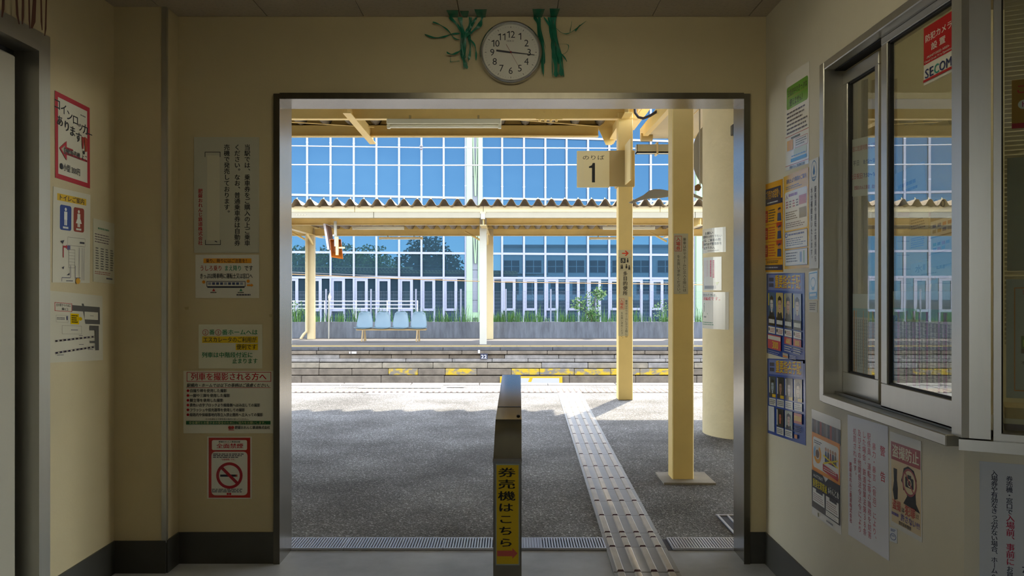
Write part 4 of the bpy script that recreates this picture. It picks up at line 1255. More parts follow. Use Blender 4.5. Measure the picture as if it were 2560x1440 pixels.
# ================================================================== outside: near platform
def asphalt(name, c1, c2, c3):
    if name in MATS: return MATS[name]
    m = bpy.data.materials.new(name); m.use_nodes = True
    t = m.node_tree; b = t.nodes['Principled BSDF']
    tcx = t.nodes.new('ShaderNodeTexCoord')
    vo = t.nodes.new('ShaderNodeTexVoronoi'); vo.inputs['Scale'].default_value = 120
    t.links.new(tcx.outputs['Object'], vo.inputs['Vector'])
    sp = t.nodes.new('ShaderNodeSeparateColor'); t.links.new(vo.outputs['Color'], sp.inputs['Color'])
    rp = t.nodes.new('ShaderNodeValToRGB')
    e = rp.color_ramp.elements
    e[0].position, e[0].color = 0.15, (*c1, 1)
    e[1].position, e[1].color = 0.90, (*c2, 1)
    ne = e.new(0.97); ne.color = (*c3, 1)
    t.links.new(sp.outputs[0], rp.inputs['Fac'])
    n = t.nodes.new('ShaderNodeTexNoise'); n.inputs['Scale'].default_value = 1.3; n.inputs['Detail'].default_value = 7
    t.links.new(tcx.outputs['Object'], n.inputs['Vector'])
    r2 = t.nodes.new('ShaderNodeValToRGB')
    r2.color_ramp.elements[0].position, r2.color_ramp.elements[0].color = 0.35, (0.62, 0.60, 0.57, 1)
    r2.color_ramp.elements[1].position, r2.color_ramp.elements[1].color = 0.68, (1.25, 1.25, 1.25, 1)
    t.links.new(n.outputs['Fac'], r2.inputs['Fac'])
    mx = t.nodes.new('ShaderNodeMixRGB'); mx.blend_type = 'MULTIPLY'; mx.inputs['Fac'].default_value = 1
    t.links.new(rp.outputs['Color'], mx.inputs['Color1']); t.links.new(r2.outputs['Color'], mx.inputs['Color2'])
    t.links.new(mx.outputs['Color'], b.inputs['Base Color'])
    b.inputs['Roughness'].default_value = 0.75
    b.inputs['Specular IOR Level'].default_value = 0.12
    bp_ = t.nodes.new('ShaderNodeBump'); bp_.inputs['Strength'].default_value = 0.7; bp_.inputs['Distance'].default_value = 0.006
    t.links.new(vo.outputs['Distance'], bp_.inputs['Height']); t.links.new(bp_.outputs['Normal'], b.inputs['Normal'])
    MATS[name] = m
    return m
ASPH = asphalt('worn_asphalt', (0.135, 0.131, 0.123), (0.275, 0.268, 0.252), (0.52, 0.51, 0.49))
STONE = mat('platform_stone', (0.22, 0.20, 0.17), 0.85, noise=0.45, nscale=5, bump=0.3, bscale=40)
YEL = mat('yellow_steel_paint', (0.88, 0.65, 0.24), 0.42, noise=0.10, nscale=3)
YEL_P = mat('pale_yellow_paint', (0.62, 0.50, 0.28), 0.45, noise=0.10, nscale=3)
CREAM = mat('cream_steel_paint', (0.28, 0.245, 0.17), 0.45, noise=0.06, nscale=3)
POST_W = mat('white_post_paint', (0.44, 0.42, 0.35), 0.45, noise=0.05, nscale=3)
EDGE = 11.82
a = MB(); a.box(-16, 18, WB, EDGE - 0.28, -1.2, 0.0)
plat = struct(a.build('platform_near', ASPH), 'grey worn asphalt platform beyond the opening')
m = MB(); m.cbox(0, 0.94, 0, 0.278, -0.22, 0.006, .008)
c0 = m.build('coping_stone', STONE, plat, loc=(-9, EDGE - 0.279, 0), local=True)
for k in range(1, 20):
    same(c0, 'coping_stone', plat, (-9 + 0.95 * k, EDGE - 0.279, 0))
m = MB(); m.box(-16, 18, EDGE - 0.28, EDGE - 0.05, -1.2, -0.22)
m.build('platform_face', STONE, plat)

# drain grate at the threshold
GAL = mat('galvanised_steel', (0.60, 0.60, 0.65), 0.35, 0.3)
t = thing('drain_grate', 'long galvanised drain grate across the threshold', 'grate', (0, WB, 0))
GY0, GY1 = WB + 0.004, WB + 0.188
m = MB(); m.box(-1.35, 1.35, GY0, GY1, 0.0004, 0.0012); m.build('channel', mat('drain_dark', (0.008, 0.008, 0.03), 0.5), t)
m = MB()
L0 = 0.0138
for k in range(36):
    m.box(0.0138 * k, 0.0138 * k + 0.0078, 0.010, 0.172, 0.0, 0.010)
m.box(0, 0.49, 0.0, 0.010, 0, 0.010); m.box(0, 0.49, 0.172, 0.184, 0, 0.010)
g0 = None
for x in (-1.33, -0.836, -0.342, 0.152 - 0.173, 0.80):
    if g0 is None: g0 = m.build('grating', GAL, t, loc=(x, 0.004, 0.0015), local=True)
    else: same(g0, 'grating', t, (x, 0.004, 0.0015))
# small drain cover to the right
t = thing('drain_cover', 'small dark drain cover beside the right door jamb', 'grate', (1.22, 4.75, 0))
m = MB(); m.box(1.17, 1.60, 4.44, 4.82, 0.0005, 0.0015); m.build('channel', mat('drain_dark'), t)
for k in range(8):
    m = MB(); m.box(1.175 + .055 * k, 1.185 + .055 * k, 4.44, 4.82, 0.0015, 0.008); m.build('bar', GAL, t)
m = MB(); m.box(1.17, 1.60, 4.81, 4.822, 0.0015, 0.009); m.build('rim', GAL, t)

# tactile paving
TILE = mat('tactile_tile', (0.34, 0.325, 0.295), 0.42, noise=0.14, nscale=6)
TBAR = mat('tactile_bar', (0.56, 0.48, 0.37), 0.45, noise=0.25, nscale=9)
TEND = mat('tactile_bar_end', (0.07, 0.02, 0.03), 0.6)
t = thing('tactile_path', 'tactile guide path of ribbed tiles leading from the opening to the platform edge', 'paving', (0.6, 4, 0))
bounds = [3.0, 3.42, 3.83, 4.20, 4.362, 4.456, 4.797, 5.13, 5.44, 5.76, 6.15, 6.61, 7.07, 7.55, 8.02, 8.45, 8.9, 9.3, 9.75, 10.2, 10.69]
def tile(parent, x0, y0, x1, y1, dx, z=0.0, mt=TILE, mb=TBAR):
    """ribbed tile; dx slides the far edge sideways"""
    def P(u, v, h): return V(x0 + (x1 - x0) * u + dx * v, y0 + (y1 - y0) * v, z + h)
    g = 0.0022
    ev = g / (y1 - y0)
    m = MB()
    vs = [P(0.006, ev, 0.006), P(0.994, ev, 0.006), P(0.994, 1 - ev, 0.006), P(0.006, 1 - ev, 0.006), P(0.006, ev, 0), P(0.994, ev, 0), P(0.994, 1 - ev, 0), P(0.006, 1 - ev, 0)]
    m.add(vs, [(0, 1, 2, 3), (4, 5, 1, 0), (5, 6, 2, 1), (6, 7, 3, 2), (7, 4, 0, 3)], 0)
    c0 = 0.020 / (y1 - y0)
    for k in range(4):
        u = (k + 0.5) / 4 - 0.01
        wq, wt = 0.055, 0.040
        a, b2 = ev * 2.4, 1 - ev * 2.4
        vs = [P(u - wq, a, .006), P(u + wq, a, .006), P(u + wq, b2, .006), P(u - wq, b2, .006), P(u - wt, a + c0 * .4, .0125), P(u + wt, a + c0 * .4, .0125), P(u + wt, b2 - c0 * .4, .0125), P(u - wt, b2 - c0 * .4, .0125)]
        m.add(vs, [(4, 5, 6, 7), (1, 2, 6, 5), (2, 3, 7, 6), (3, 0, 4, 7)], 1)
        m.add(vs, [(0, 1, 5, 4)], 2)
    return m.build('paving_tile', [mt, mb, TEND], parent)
for k in range(len(bounds) - 1):
    y0, y1 = bounds[k], bounds[k + 1]
    xa = 0.461 + (y0 - 3.8) * 0.0172
    xb = 0.461 + (y1 - 3.8) * 0.0172
    z = 0.0 if (y1 < WB or y0 > 4.36) else 0.002
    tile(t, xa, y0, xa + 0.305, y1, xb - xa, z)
t = thing('tactile_edge_strip', 'pale tactile warning strip along the near platform edge', 'paving', (0, 10.9, 0))
TW = mat('pale_tactile_tile', (0.30, 0.28, 0.23), 0.5, noise=0.1)
TWB = mat('ochre_tactile_bar', (0.24, 0.17, 0.10), 0.5)
e0 = None
for k in range(36):
    x = -6.3 + 0.305 * k
    if e0 is None:
        e0 = tile(t, x, 10.70, x + 0.305, 11.10, 0.0, 0.0, TW, TWB)
        bx0 = x
    else:
        same(e0, 'paving_tile', t, Vector(e0.location) + V(x - bx0, 0, 0))
WP = mat('white_road_paint', (0.45, 0.44, 0.41), 0.6, noise=0.12, nscale=14)
for i, (c4, lb) in enumerate((([(915, 986), (1044, 986), (1052, 979), (926, 979)], 'white painted bar on the platform nearest the opening'),
                              ([(896, 971), (1103, 971), (1108, 964.5), (912, 964.5)], 'long white painted bar along the platform edge'),
                              ([(1116, 969.5), (1160, 969.5), (1163, 965.5), (1122, 965.5)], 'short white painted bar along the platform edge'))):
    m = MB(); pts = [ground(*p) for p in c4]
    m.prism([V(p.x, p.y, 0.0005 if i == 0 else .0066) for p in pts], (0, 0, 0.0015))
    tag(m.build('painted_marking', WP), lb, 'marking')

# square post with base pad
t = thing('square_post', 'thick yellow square post on a white pad just outside the opening', 'post', (1.16, 5.79, 0))
m = MB(); m.cbox(1.089, 1.236, 5.71, 5.86, 0.0, 3.6, .006); m.build('shaft', YEL, t)
pad = [(1638, 1184), (1760, 1184), (1790, 1212), (1660, 1211)]
m = MB(); m.prism([V(p.x, p.y, 0.0) for p in [ground(*q2) for q2 in pad]], (0, 0, 0.012)); m.build('base_pad', mat('pad_paint', (0.36, 0.32, 0.25), 0.7, noise=0.25, nscale=8), t)
def colsign(name, label, parentpos, x0p, y0p, x1p, y1p, Y, uw, vh, **k):
    return Sheet(name, label, 'notice', at(x0p, y0p, Y), at(x1p, y0p, Y), at(x0p, y1p, Y), uw, vh, **k)
def entry(s, w, hh, sz):
    s.frame(2, 6, 20, 44, 1, 'c23a28').vtext('入場券', 11, 8, 11.5, 'c8321f', True, pitch=11.6)
    s.vtext('をお買い求めください。', 12, 53, 9, '2c2a26', pitch=9.1)
    s.vtext('乗車以外でホームに立入る際には', 27, 10, 9, '2c2a26', pitch=9.05)
s = colsign('ticket_sticker', 'vertical admission ticket sign on the thick yellow square post', None, 1684.5, 584, 1720, 735, 5.7095, 36, 151, paper='c6bfa6', thick=0.002)
entry(s, 36, 151, 9); s.done()

# platform canopy post with the number signs
PC = 9.98
t = thing('canopy_post', 'yellow canopy post carrying the platform number sign', 'post', (1.345, PC, 0))
m = MB(); m.cbox(1.262, 1.436, PC, PC + 0.17, 0.0, 3.42, .006); m.build('shaft', YEL, t)
m = MB(); m.cbox(1.240, 1.458, PC - .012, PC + .19, CH + (HZ - 467) * PC / F, CH + (HZ - 376) * PC / F, .004); m.build('clamp_band', mat('bronze_band', (0.46, 0.34, 0.14), 0.5), t)
a0, a1 = at(1523, 372, PC - .02), at(1545, 466, PC - .02)
m = MB(); m.box(a0.x - .02, 1.25, PC - .018, PC - .002, a1.z, a0.z - .02); m.build('bracket', mat('bronze_band'), t)
s = Sheet('platform_number_sign', 'pale square sign reading platform one on the canopy post', 'sign', at(1442, 378, PC - .04), at(1523, 378, PC - .04), at(1442, 469, PC - .04), 81, 91, paper='efdca6', thick=0.02)
s.text('のりば', 13, 10, 13, '2a2418', False, width=56)
s.poly([(37.5, 78.5), (45, 78.5), (45, 30), (39.5, 30), (37, 36), (30, 39), (30, 42.5), (37.5, 42.5)], '17130e')
s.done()
# second sign plate, end-on to the opening
t = thing('side_number_sign', 'narrow end-on platform number sign on the canopy post', 'sign', tuple(at(1569, 410, PC - .1)))
p0, p1 = at(1563.5, 464, PC - .02), at(1575, 464, PC - .02)
zt, zb = CH + (HZ - 364) * PC / F, CH + (HZ - 462) * PC / F
m = MB(); m.prism([V(1.338, PC - .015, zb), V(1.352, PC - .015, zb), V(1.352 + .0, PC - .47, zb), V(1.338, PC - .47, zb)], (0, 0, zt - zb)); m.build('plate', mat('sign_cream', hexc('efdca6'), 0.5), t)
s = colsign('toilet_direction_sign', 'multi-purpose toilet direction sign with red arrow on the canopy post', None, 1546, 625, 1579, 742, PC - .0005, 33, 117, paper='c9bd96', thick=0.002)
s.poly([(9, 7), (20, 7), (16, 2.5), (18.5, 1.2), (26, 8.3), (18.5, 15.4), (16, 14), (20, 9.8), (9, 9.8)], 'd8421c')
s.frame(1, 18, 32, 50, .6, '8a8468').text('♿', 4, 20, 12, '2c2a26')
for x, y in ((23, 22), (9, 38), (20, 37), (27, 40)):
    s.disc(x, y, 1.7, '2c2a26', n=10).poly([(x - 2, y + 2), (x + 2, y + 2), (x + 2.4, y + 9), (x - 2.4, y + 9)], '2c2a26')
s.rect(5, 37, 6, 48, '2c2a26')
for k2, chx in enumerate('多目的便所'): s.text(chx, 11, 53 + 12.2 * k2, 12, '1c1a18', True)
s.vgreek(1, 72, 4, 112, 1, 'd09a4a', .6, seed=3)
s.done()
s = colsign('ticket_sticker', 'small vertical admission ticket sign low on the canopy post', None, 1546, 742.5, 1571, 840, PC - .0005, 34, 140, paper='c9bd96', thick=0.002)
entry(s, 34, 140, 8); s.done()

# round column with papers
RCX, RCY, RCR = 2.17, 7.65, 0.425
t = thing('round_column', 'fat cream round column beside the right door jamb', 'column', (RCX, RCY, 0))
m = MB(); m.lathe([(RCR, 0.0), (RCR, 4.0)], (RCX, RCY, 0), 'Z', 64)
m.build('shaft', mat('column_render', (0.74, 0.62, 0.36), 0.7, noise=0.14, nscale=2.5, bump=0.35, bscale=22), t, smooth=True)
def colpaper(name, label, x0p, x1p, y0p, y1p, uw, vh, **k):
    def ang(px):                                           # where the sight line meets the column
        d = V((px - VX) / F, 1.0).normalized()
        c = V(RCX, RCY)
        b_ = d.dot(c); disc = b_ * b_ - (c.length_squared - RCR * RCR)
        q2 = d * (b_ - math.sqrt(max(disc, 0)))
        return math.atan2(q2.y - RCY, q2.x - RCX), q2.y
    A0, yy0 = ang(x0p); A1, yy1 = ang(x1p)
    ym = (yy0 + yy1) / 2
    if A0 > 0: A0 -= 2 * PI
    zt, zb = CH + (HZ - y0p) * ym / F, CH + (HZ - y1p) * ym / F
    return Sheet(name, label, 'notice', V(0, 0, zt), V(1, 0, zt), V(0, 0, zb), uw, vh, arc=(RCX, RCY, RCR, A0, A1 - A0), **k)
s = colpaper('request_notice', 'request notice with red streak at the top of the round column', 1757, 1815, 571, 632, 60, 62, gloss=True, paper='cfc9b4')
s.poly([(4, 6), (50, 2), (50, 4), (4, 9)], 'b02a2a').text('お願い', 14, 8, 8, K, True, width=24)
for k2, (tx, w) in enumerate((('整理券をお持ちでない', 48), ('方は、ご乗車の際', 44), ('車内で必ず整理券を', 46), ('おとり下さい。', 36))):
    s.text(tx, 6 + (2 if k2 else 0), 17 + 9.4 * k2, 8, K, True, width=w)
s.rect(1, 30, 6, 48, 'b03a34').greek(24, 55, 50, 59, 1, '8a8470', .5, seed=3)
s.done()
s = colpaper('red_text_notice', 'white notice with red columns of print on the round column', 1759, 1804, 643, 726, 46, 84, gloss=True, paper='cbc8ba')
s.vgreek(22, 8, 34, 60, 2, 'c05a68', .6, seed=2).vgreek(4, 8, 20, 56, 3, 'c09a9a', .3, seed=3).poly([(4, 68), (34, 62), (34, 70), (6, 73)], '6a3a34').rect(6, 72, 36, 80, '8a8a84').poly([(36, 64), (42, 63), (38, 72)], '9aa030'); s.done()
s = colpaper('two_car_notice', 'large white notice with red line and green triangle on the round column', 1757, 1822, 730, 822, 66, 92, gloss=True, paper='cdc9ba')
s.text('日奈久行きは、', 4, 4, 8, '3a4a50', True, width=46).text('３両編成です。', 1, 12, 9.5, 'b83a42', True, width=56)
s.line(11, 28, 3, 56, 1, '3a8a4a').line(11, 28, 24, 56, 1, '3a8a4a').line(3, 56, 24, 56, 1.2, '3a8a4a').rect(10.4, 34, 11.8, 50, '2c2a26').text('１両編成', 6, 60, 5, K, width=14).greek(3, 74, 44, 84, 2, '6a8a70', .4, seed=5); s.done()
m = MB(); p0 = at(1826, 314, 7.30); p1 = at(1850, 340, 7.30)
m.cbox(p0.x, p1.x, 7.225, 7.30, p1.z, p0.z, .005)
tag(m.build('junction_box', mat('black_plastic', (0.012, 0.012, 0.012), 0.3)), 'small black box high on the round column', 'box')

# grey winged ornament between the posts
t = thing('winged_ornament', 'grey disc and curved wing ornament hanging behind the posts', 'ornament', tuple(at(1700, 490, 8.6)))
GREY = mat('ornament_grey', (0.34, 0.31, 0.24), 0.5)
YO2 = 8.6
wing = [(1572, 506), (1590, 497), (1608, 488), (1622, 477), (1634, 473), (1652, 473), (1675, 477), (1700, 478), (1730, 482), (1757, 494), (1757, 500), (1735, 492), (1700, 488), (1675, 491), (1650, 495), (1625, 496), (1600, 501), (1580, 509)]
m = MB(); m.prism([at(x, y, YO2) for x, y in wing], (0, 0.03, 0)); m.build('wing', GREY, t)
dc = at(1797, 390, YO2 + .06)
m = MB(); m.lathe([(0.0, 0.03), (0.12, 0.045), (0.275, 0.0), (0.27, -0.02), (0.0, -0.02)], tuple(dc), 'Y', 48)
for i_, p_ in enumerate(m.v): m.v[i_] = V(p_.x, p_.y, dc.z + (p_.z - dc.z) * 1.38)
m.build('disc', GREY, t, smooth=True)
m = MB(); m.prism([at(x, y, YO2 - .01) for x, y in ((1738, 464), (1746, 459), (1754, 468), (1748, 477), (1738, 476))], (0, .03, 0)); m.build('knob', mat('ornament_brown', (0.22, 0.10, 0.03), 0.5), t)
m = MB(); m.tube([at(1750, 470, YO2 + .02), V(at(1750, 470, YO2).x, YO2 + .02, 3.3)], 0.008, 8); m.build('hanger', GREY, t)

# ------------------------------------------------------------------ near canopy
t = thing('near_canopy', 'yellow steel canopy over the near platform with corrugated roof', 'canopy', (-5, PC, 3.3))
def ibeam_x(name, x0, x1, y, z0, z1, wf, mt, tt=0.012):
    m = MB(); m.box(x0, x1, y - tt / 2, y + tt / 2, z0 + tt, z1 - tt); m.box(x0, x1, y - wf, y + wf, z0, z0 + tt); m.box(x0, x1, y - wf, y + wf, z1 - tt, z1)
    return m.build(name, mt, t)
def ibeam_y(name, x, y0, y1, z0, z1, wf, mt, tt=0.012):
    m = MB(); m.box(x - tt / 2, x + tt / 2, y0, y1, z0 + tt, z1 - tt); m.box(x - wf, x + wf, y0, y1, z0, z0 + tt); m.box(x - wf, x + wf, y0, y1, z1 - tt, z1)
    return m.build(name, mt, t)
ZA = CH + (HZ - 297) * PC / F
ibeam_x('main_beam', -14, 1.50, PC + 0.04, ZA, ZA + 0.20, 0.05, YEL)
YB = 11.30
ZB = CH + (HZ - 342) * YB / F
m = MB(); m.box(-14, 1.16, YB - .01, YB + .01, ZB, ZB + 0.165); m.box(-14, 1.16, YB - .055, YB + .06, ZB, ZB + .012); m.box(-14, 1.16, YB - .01, YB + .06, ZB + .153, ZB + .165); m.build('edge_purlin', YEL, t)
for x in (-1.906, 1.345, -5.16, -8.41):
    m = MB()
    z0, z1 = 3.345, 3.31
    y0, y1 = PC - 0.3, 11.52
    for (xa, xb, d0, d1) in ((x - .045, x + .045, 0, .012), (x - .006, x + .006, .012, .18)):
        m.add([V(xa, y0, z0 + .0 + d0), V(xb, y0, z0 + d0), V(xb, y1, z1 + d0), V(xa, y1, z1 + d0), V(xa, y0, z0 + d1), V(xb, y0, z0 + d1), V(xb, y1, z1 + d1), V(xa, y1, z1 + d1)],
              [(0, 3, 2, 1), (4, 5, 6, 7), (0, 1, 5, 4), (1, 2, 6, 5), (2, 3, 7, 6), (3, 0, 4, 7)])
    m.build('rafter', YEL, t)
m = MB(); m.prism([at(1495, 318, 11.2), at(1520, 300, 11.2), at(1545, 316, 11.2), at(1530, 362, 11.2), at(1515, 362, 11.2)], (0, .02, 0)); m.build('gusset_plate', YEL, t)
ibeam_y('end_rafter', 1.60, PC - .6, 11.35, 3.47, 3.62, 0.05, YEL)
# splice plate with bolts
m = MB(); a0, a1 = at(1340, 288, PC - .02), at(1406, 304, PC - .02)
m.box(a0.x, a1.x, PC - .03, PC + .03, ZA - .012, ZA); m.build('splice_plate', YEL, t)
for k2 in range(4):
    m = MB(); x = a0.x + .045 + .066 * k2; m.lathe([(.014, ZA - .034), (.016, ZA - .012)], (x, PC + .0, 0), 'Z', 6); m.build('bolt', YEL, t)
for k2 in range(2):
    m = MB(); x = a0.x + .10 + .09 * k2; m.lathe([(.016, 0.0), (.016, .012)], (x, PC + .034, ZA + .10), 'Y', 6); m.build('bolt', YEL, t)
# tie rods
m = MB(); m.tube([at(725, 305, 10.1), at(935, 318, 11.2)], 0.006, 6); m.build('tie_rod', YEL, t)
m = MB(); m.tube([at(1250, 296, 10.2), at(1510, 317, 11.3)], 0.006, 6); m.build('tie_rod', YEL, t)
# corrugated roof
def corrugated(m, x0, x1, y0, y1, z0, z1, pitch, h, th=0.006, n=8):
    """waves across X; z0 at y0, z1 at y1"""
    xs = []
    k = 0
    x = x0
    st = pitch / n
    prof = [0.0, 0.10, 0.5, 0.90, 1.0, 0.90, 0.5, 0.10]
    while x <= x1 + 1e-6:
        xs.append((x, prof[k % n] * h)); k += 1; x += st
    vs, fs = [], []
    for (x, dz) in xs:
        vs += [V(x, y0, z0 + dz), V(x, y1, z1 + dz), V(x, y0, z0 + dz + th), V(x, y1, z1 + dz + th)]
    for i in range(len(xs) - 1):
        a_, b_ = 4 * i, 4 * (i + 1)
        fs += [(a_, a_ + 1, b_ + 1, b_), (a_ + 2, b_ + 2, b_ + 3, a_ + 3), (a_, b_, b_ + 2, a_ + 2), (a_ + 1, a_ + 3, b_ + 3, b_ + 1)]
    m.add(vs, fs)
SLATE = mat('grey_roof_sheet', (0.20, 0.17, 0.12), 0.7, noise=0.4, nscale=4)
m = MB(); corrugated(m, -15.9, 1.52, WB + .05, 11.72, 3.57, 3.52, 0.335, 0.22); m.build('roof_sheet', SLATE, t, smooth=True)

m = MB(); m.box(-14, 1.50, 11.36, 11.375, 3.49, 3.86); m.build('edge_closure', YEL, t)
# canopy lamp
def lamp(label, x0p, x1p, y0p, y1p, Y, group='platform canopy lamps', mt=None):
    a0, a1 = at(x0p, y0p, Y), at(x1p, y1p, Y)
    t = thing('canopy_lamp', label, 'lamp', ((a0.x + a1.x) / 2, Y, a0.z), group=group)
    hgt = a0.z - a1.z
    BODY = mt or mat('lamp_enamel', (0.70, 0.66, 0.50), 0.45)
    m = MB(); m.cbox(a0.x, a1.x, Y - .06, Y + .06, a1.z + hgt * .42, a0.z, .006); m.build('housing', BODY, t)
    m = MB(); m.tube([(a0.x + .03, Y, a1.z + hgt * .22), (a1.x - .03, Y, a1.z + hgt * .22)], hgt * .20, 10); m.build('tube', mat('unlit_tube', (0.80, 0.76, 0.62), 0.25), t, smooth=True)
    for x in (a0.x, a1.x - .035):
        m = MB(); m.box(x, x + .035, Y - .03, Y + .03, a1.z, a1.z + hgt * .42); m.build('tube_holder', BODY, t)
    for x in (a0.x + (a1.x - a0.x) * .2, a0.x + (a1.x - a0.x) * .8):
        m = MB(); m.box(x - .012, x + .012, Y - .012, Y + .012, a0.z, a0.z + .05); m.build('hanger', mat('bronze_band'), t)
lamp('long fluorescent lamp under the near canopy', 968, 1253, 299, 321, PC - .02)

# ------------------------------------------------------------------ lower roof on the right with gutter
t = thing('side_canopy', 'lower cream canopy with gutter right of the canopy post', 'canopy', (4, 10.4, 3.1))
m = MB(); m.box(1.66, 17, WB + .05, 10.52, 3.205, 3.225); m.build('soffit', YEL_P, t)
m = MB(); m.prism([V(1.60, 10.50, 3.19), V(1.60, 10.50, 3.32), V(1.60, 4.4, 3.32), V(1.60, 4.4, 3.10)], (0.06, 0, 0)); m.build('rake_board', YEL, t)
m = MB(); m.box(1.556, 17, 10.47, 10.60, 3.02, 3.035); m.box(1.556, 17, 10.47, 10.48, 3.02, 3.125); m.box(1.556, 17, 10.59, 10.60, 3.02, 3.125); m.box(1.556, 1.562, 10.47, 10.60, 3.02, 3.125); m.build('gutter', mat('gutter_grey', (0.42, 0.40, 0.30), 0.5), t)
for x in (1.80, 2.6, 3.4):
    m = MB(); m.box(x, x + .022, 10.455, 10.615, 3.0, 3.15); m.build('gutter_strap', YEL_P, t)
m = MB(); m.tube([V(1.58, 10.3, 3.18), V(1.72, 10.3, 3.18)], .05, 12); m.build('pipe_stub', mat('bronze_band'), t)
m = MB(); m.box(1.44, 1.70, WB + .02, 10.42, 3.66, 3.68); m.build('flashing', SLATE, t)  # unseen strip added to stop sun leaking between the two canopies
m = MB(); corrugated(m, 1.64, 17.5, WB + .05, 10.62, 3.24, 3.22, 0.335, 0.075); m.build('roof_sheet', SLATE, t, smooth=True)
for k2 in range(6):
    m = MB(); m.box(1.66 + .30 * (k2 + 1), 1.665 + .30 * (k2 + 1), WB + .05, 10.5, 3.199, 3.206); m.build('soffit_joint', YEL, t)
m = MB(); m.tube([at(1587, 266, 9.3), at(1588, 282, 9.3), at(1596, 293, 9.3), at(1608, 296, 9.3), at(1624, 290, 9.3), at(1640, 280, 9.3), at(1652, 275, 9.3), at(1685, 274, 9.3)], 0.016, 8)
tag(m.build('cable_loop', mat('black_rubber', (0.03, 0.022, 0.02), 0.5), smooth=True), 'black cable loop sagging below the canopy edge', 'cable')

# ================================================================== tracks and far platform
BAL = mat('ballast', (0.34, 0.30, 0.25), 0.9, noise=0.5, nscale=14, bump=0.6, bscale=20)
m = MB(); m.box(-120, 120, -120, 120, -1.3, -1.15)
struct(m.build('ground', BAL), 'ballast and bare ground below the platforms')
RAIL = mat('rail_steel', (0.20, 0.12, 0.08), 0.5, 0.6)
for i, y in enumerate((14.0, 15.07, 16.8, 17.87)):
    m = MB(); m.box(-18, 20, y - .06, y + .06, -1.15, -1.13); m.box(-18, 20, y - .012, y + .012, -1.13, -1.04); m.box(-18, 20, y - .033, y + .033, -1.04, -1.0)
    tag(m.build('rail', RAIL), ['steel rail of the near track nearest the opening', 'far steel rail of the near track', 'near steel rail of the far track', 'steel rail of the far track nearest the far platform'][i], 'rail')
FP0, FP1 = 19.5, 23.4
FARTOP = mat('far_platform_asphalt', (0.17, 0.155, 0.14), 0.8, noise=0.15, nscale=3)
m = MB(); m.box(-20, 24, FP0 + .12, 25.0, -1.2, 0.0)
fp = struct(m.build('platform_far', FARTOP), 'far platform with rows of old stone blocks below its edge')
BM = [mat('block_dark', (0.085, 0.085, 0.088), 0.9, noise=0.4, nscale=6),
      mat('block_grey', (0.20, 0.16, 0.115), 0.9, noise=0.5, nscale=5, bump=.3, bscale=25),
      mat('block_pale', (0.29, 0.265, 0.235), 0.9, noise=0.5, nscale=5, bump=.4, bscale=25),
      mat('block_buff', (0.29, 0.245, 0.175), 0.9, noise=0.45, nscale=6, bump=.4, bscale=25)]
YS = mat('yellow_stain_block', (0.50, 0.33, 0.015), 0.9, col2=(0.20, 0.17, 0.13), nscale=6, lo=.43, hi=.54, stretch=(1, 1, 1.6), bump=.3, bscale=25)
rows = [(868.5, 877, 1.30, 0, 0.0), (877, 886, 1.05, 1, -.02), (886.5, 897, 1.15, 2, .03), (897, 905.5, 0.95, 2, -.01), (907, 921, 1.25, 3, -.04), (922, 938, 0.72, 1, -.07), (939.5, 962, 1.60, 1, -.10)]
rr = random.Random(11)
for i, (y0p, y1p, wd, mi, dy) in enumerate(rows):
    Yf = FP0 + dy
    z1 = CH + (HZ - y0p) * Yf / F; z0 = CH + (HZ - y1p) * Yf / F
    if i == 0: z1 = 0.004
    x = -10.5 - rr.random() * wd
    while x < 6.6:
        w = wd * rr.uniform(.85, 1.18)
        j = rr.uniform(-.012, .012)
        m = MB(); m.cbox(x + .004, x + w - .004, Yf + j, FP0 + .14, z0 + .004, z1 - .002 + rr.uniform(-.004, .002), .010)
        mt = BM[mi]
        if i == 5 and (rr.random() < .55 or -0.4 < x < 1.2): mt = YS
        if i in (2, 4) and rr.random() < .35: mt = BM[1] if i == 2 else BM[2]
        m.build('stone_block', mt, fp)
        x += w
    if i == 6: pass
# marked panel on the lowest course
s = Sheet('access_marking', 'white panel framed in yellow paint low on the far platform face', 'marking', at(1250, 941, FP0 - .135), at(1406, 941, FP0 - .135), at(1250, 962, FP0 - .135), 156, 21, paper='b4b2b0', thick=.002)
s.rect(0, 0, 156, 4, 'c8a012').rect(0, 4, 8, 21, 'c8a012').rect(148, 4, 156, 21, 'c8a012').poly([(74, 4), (82, 4), (78, 14), (70, 14)], 'c8a012'); s.done()
s = Sheet('chainage_sign', 'small dark plate numbered 22 on the far platform face', 'sign', at(1201, 884, FP0 - .05), at(1219, 884, FP0 - .05), at(1201, 898, FP0 - .05), 18, 14, paper='24283c', thick=.004)
s.text('22', 1.5, 1, 12.5, 'd8d8e0', True, width=15); s.done()
for i, (x0, x1, y0, y1, lb) in enumerate(((1195, 1200, 875, 883, 'tiny white mark above the 22 plate'), (873, 876, 879, 884, 'tiny white mark at the left of the far platform face'), (879, 891, 879, 884, 'small pale label at the left of the far platform face'))):
    m = MB(); a0, a1 = at(x0, y0, FP0 - .04), at(x1, y1, FP0 - .04); m.box(a0.x, a1.x, FP0 - .044, FP0 - .036, a1.z, a0.z)
    tag(m.build('edge_label', mat('label_white', (0.7, 0.68, 0.7), 0.6)), lb, 'label')
# yellow edge tiles
YT = mat('yellow_edge_tile', (0.46, 0.33, 0.12), 0.6, noise=0.15)
m = MB(); m.cbox(0, 0.306, 0, 0.34, 0, 0.010, .003)
y0 = None
for k2 in range(54):
    x = -10.8 + .312 * k2
    if y0 is None: y0 = m.build('paving_tile', YT, fp, loc=(x, FP0 + .22, 0.0005), local=True)
    else: same(y0, 'paving_tile', fp, (x, FP0 + .22, 0.0005))

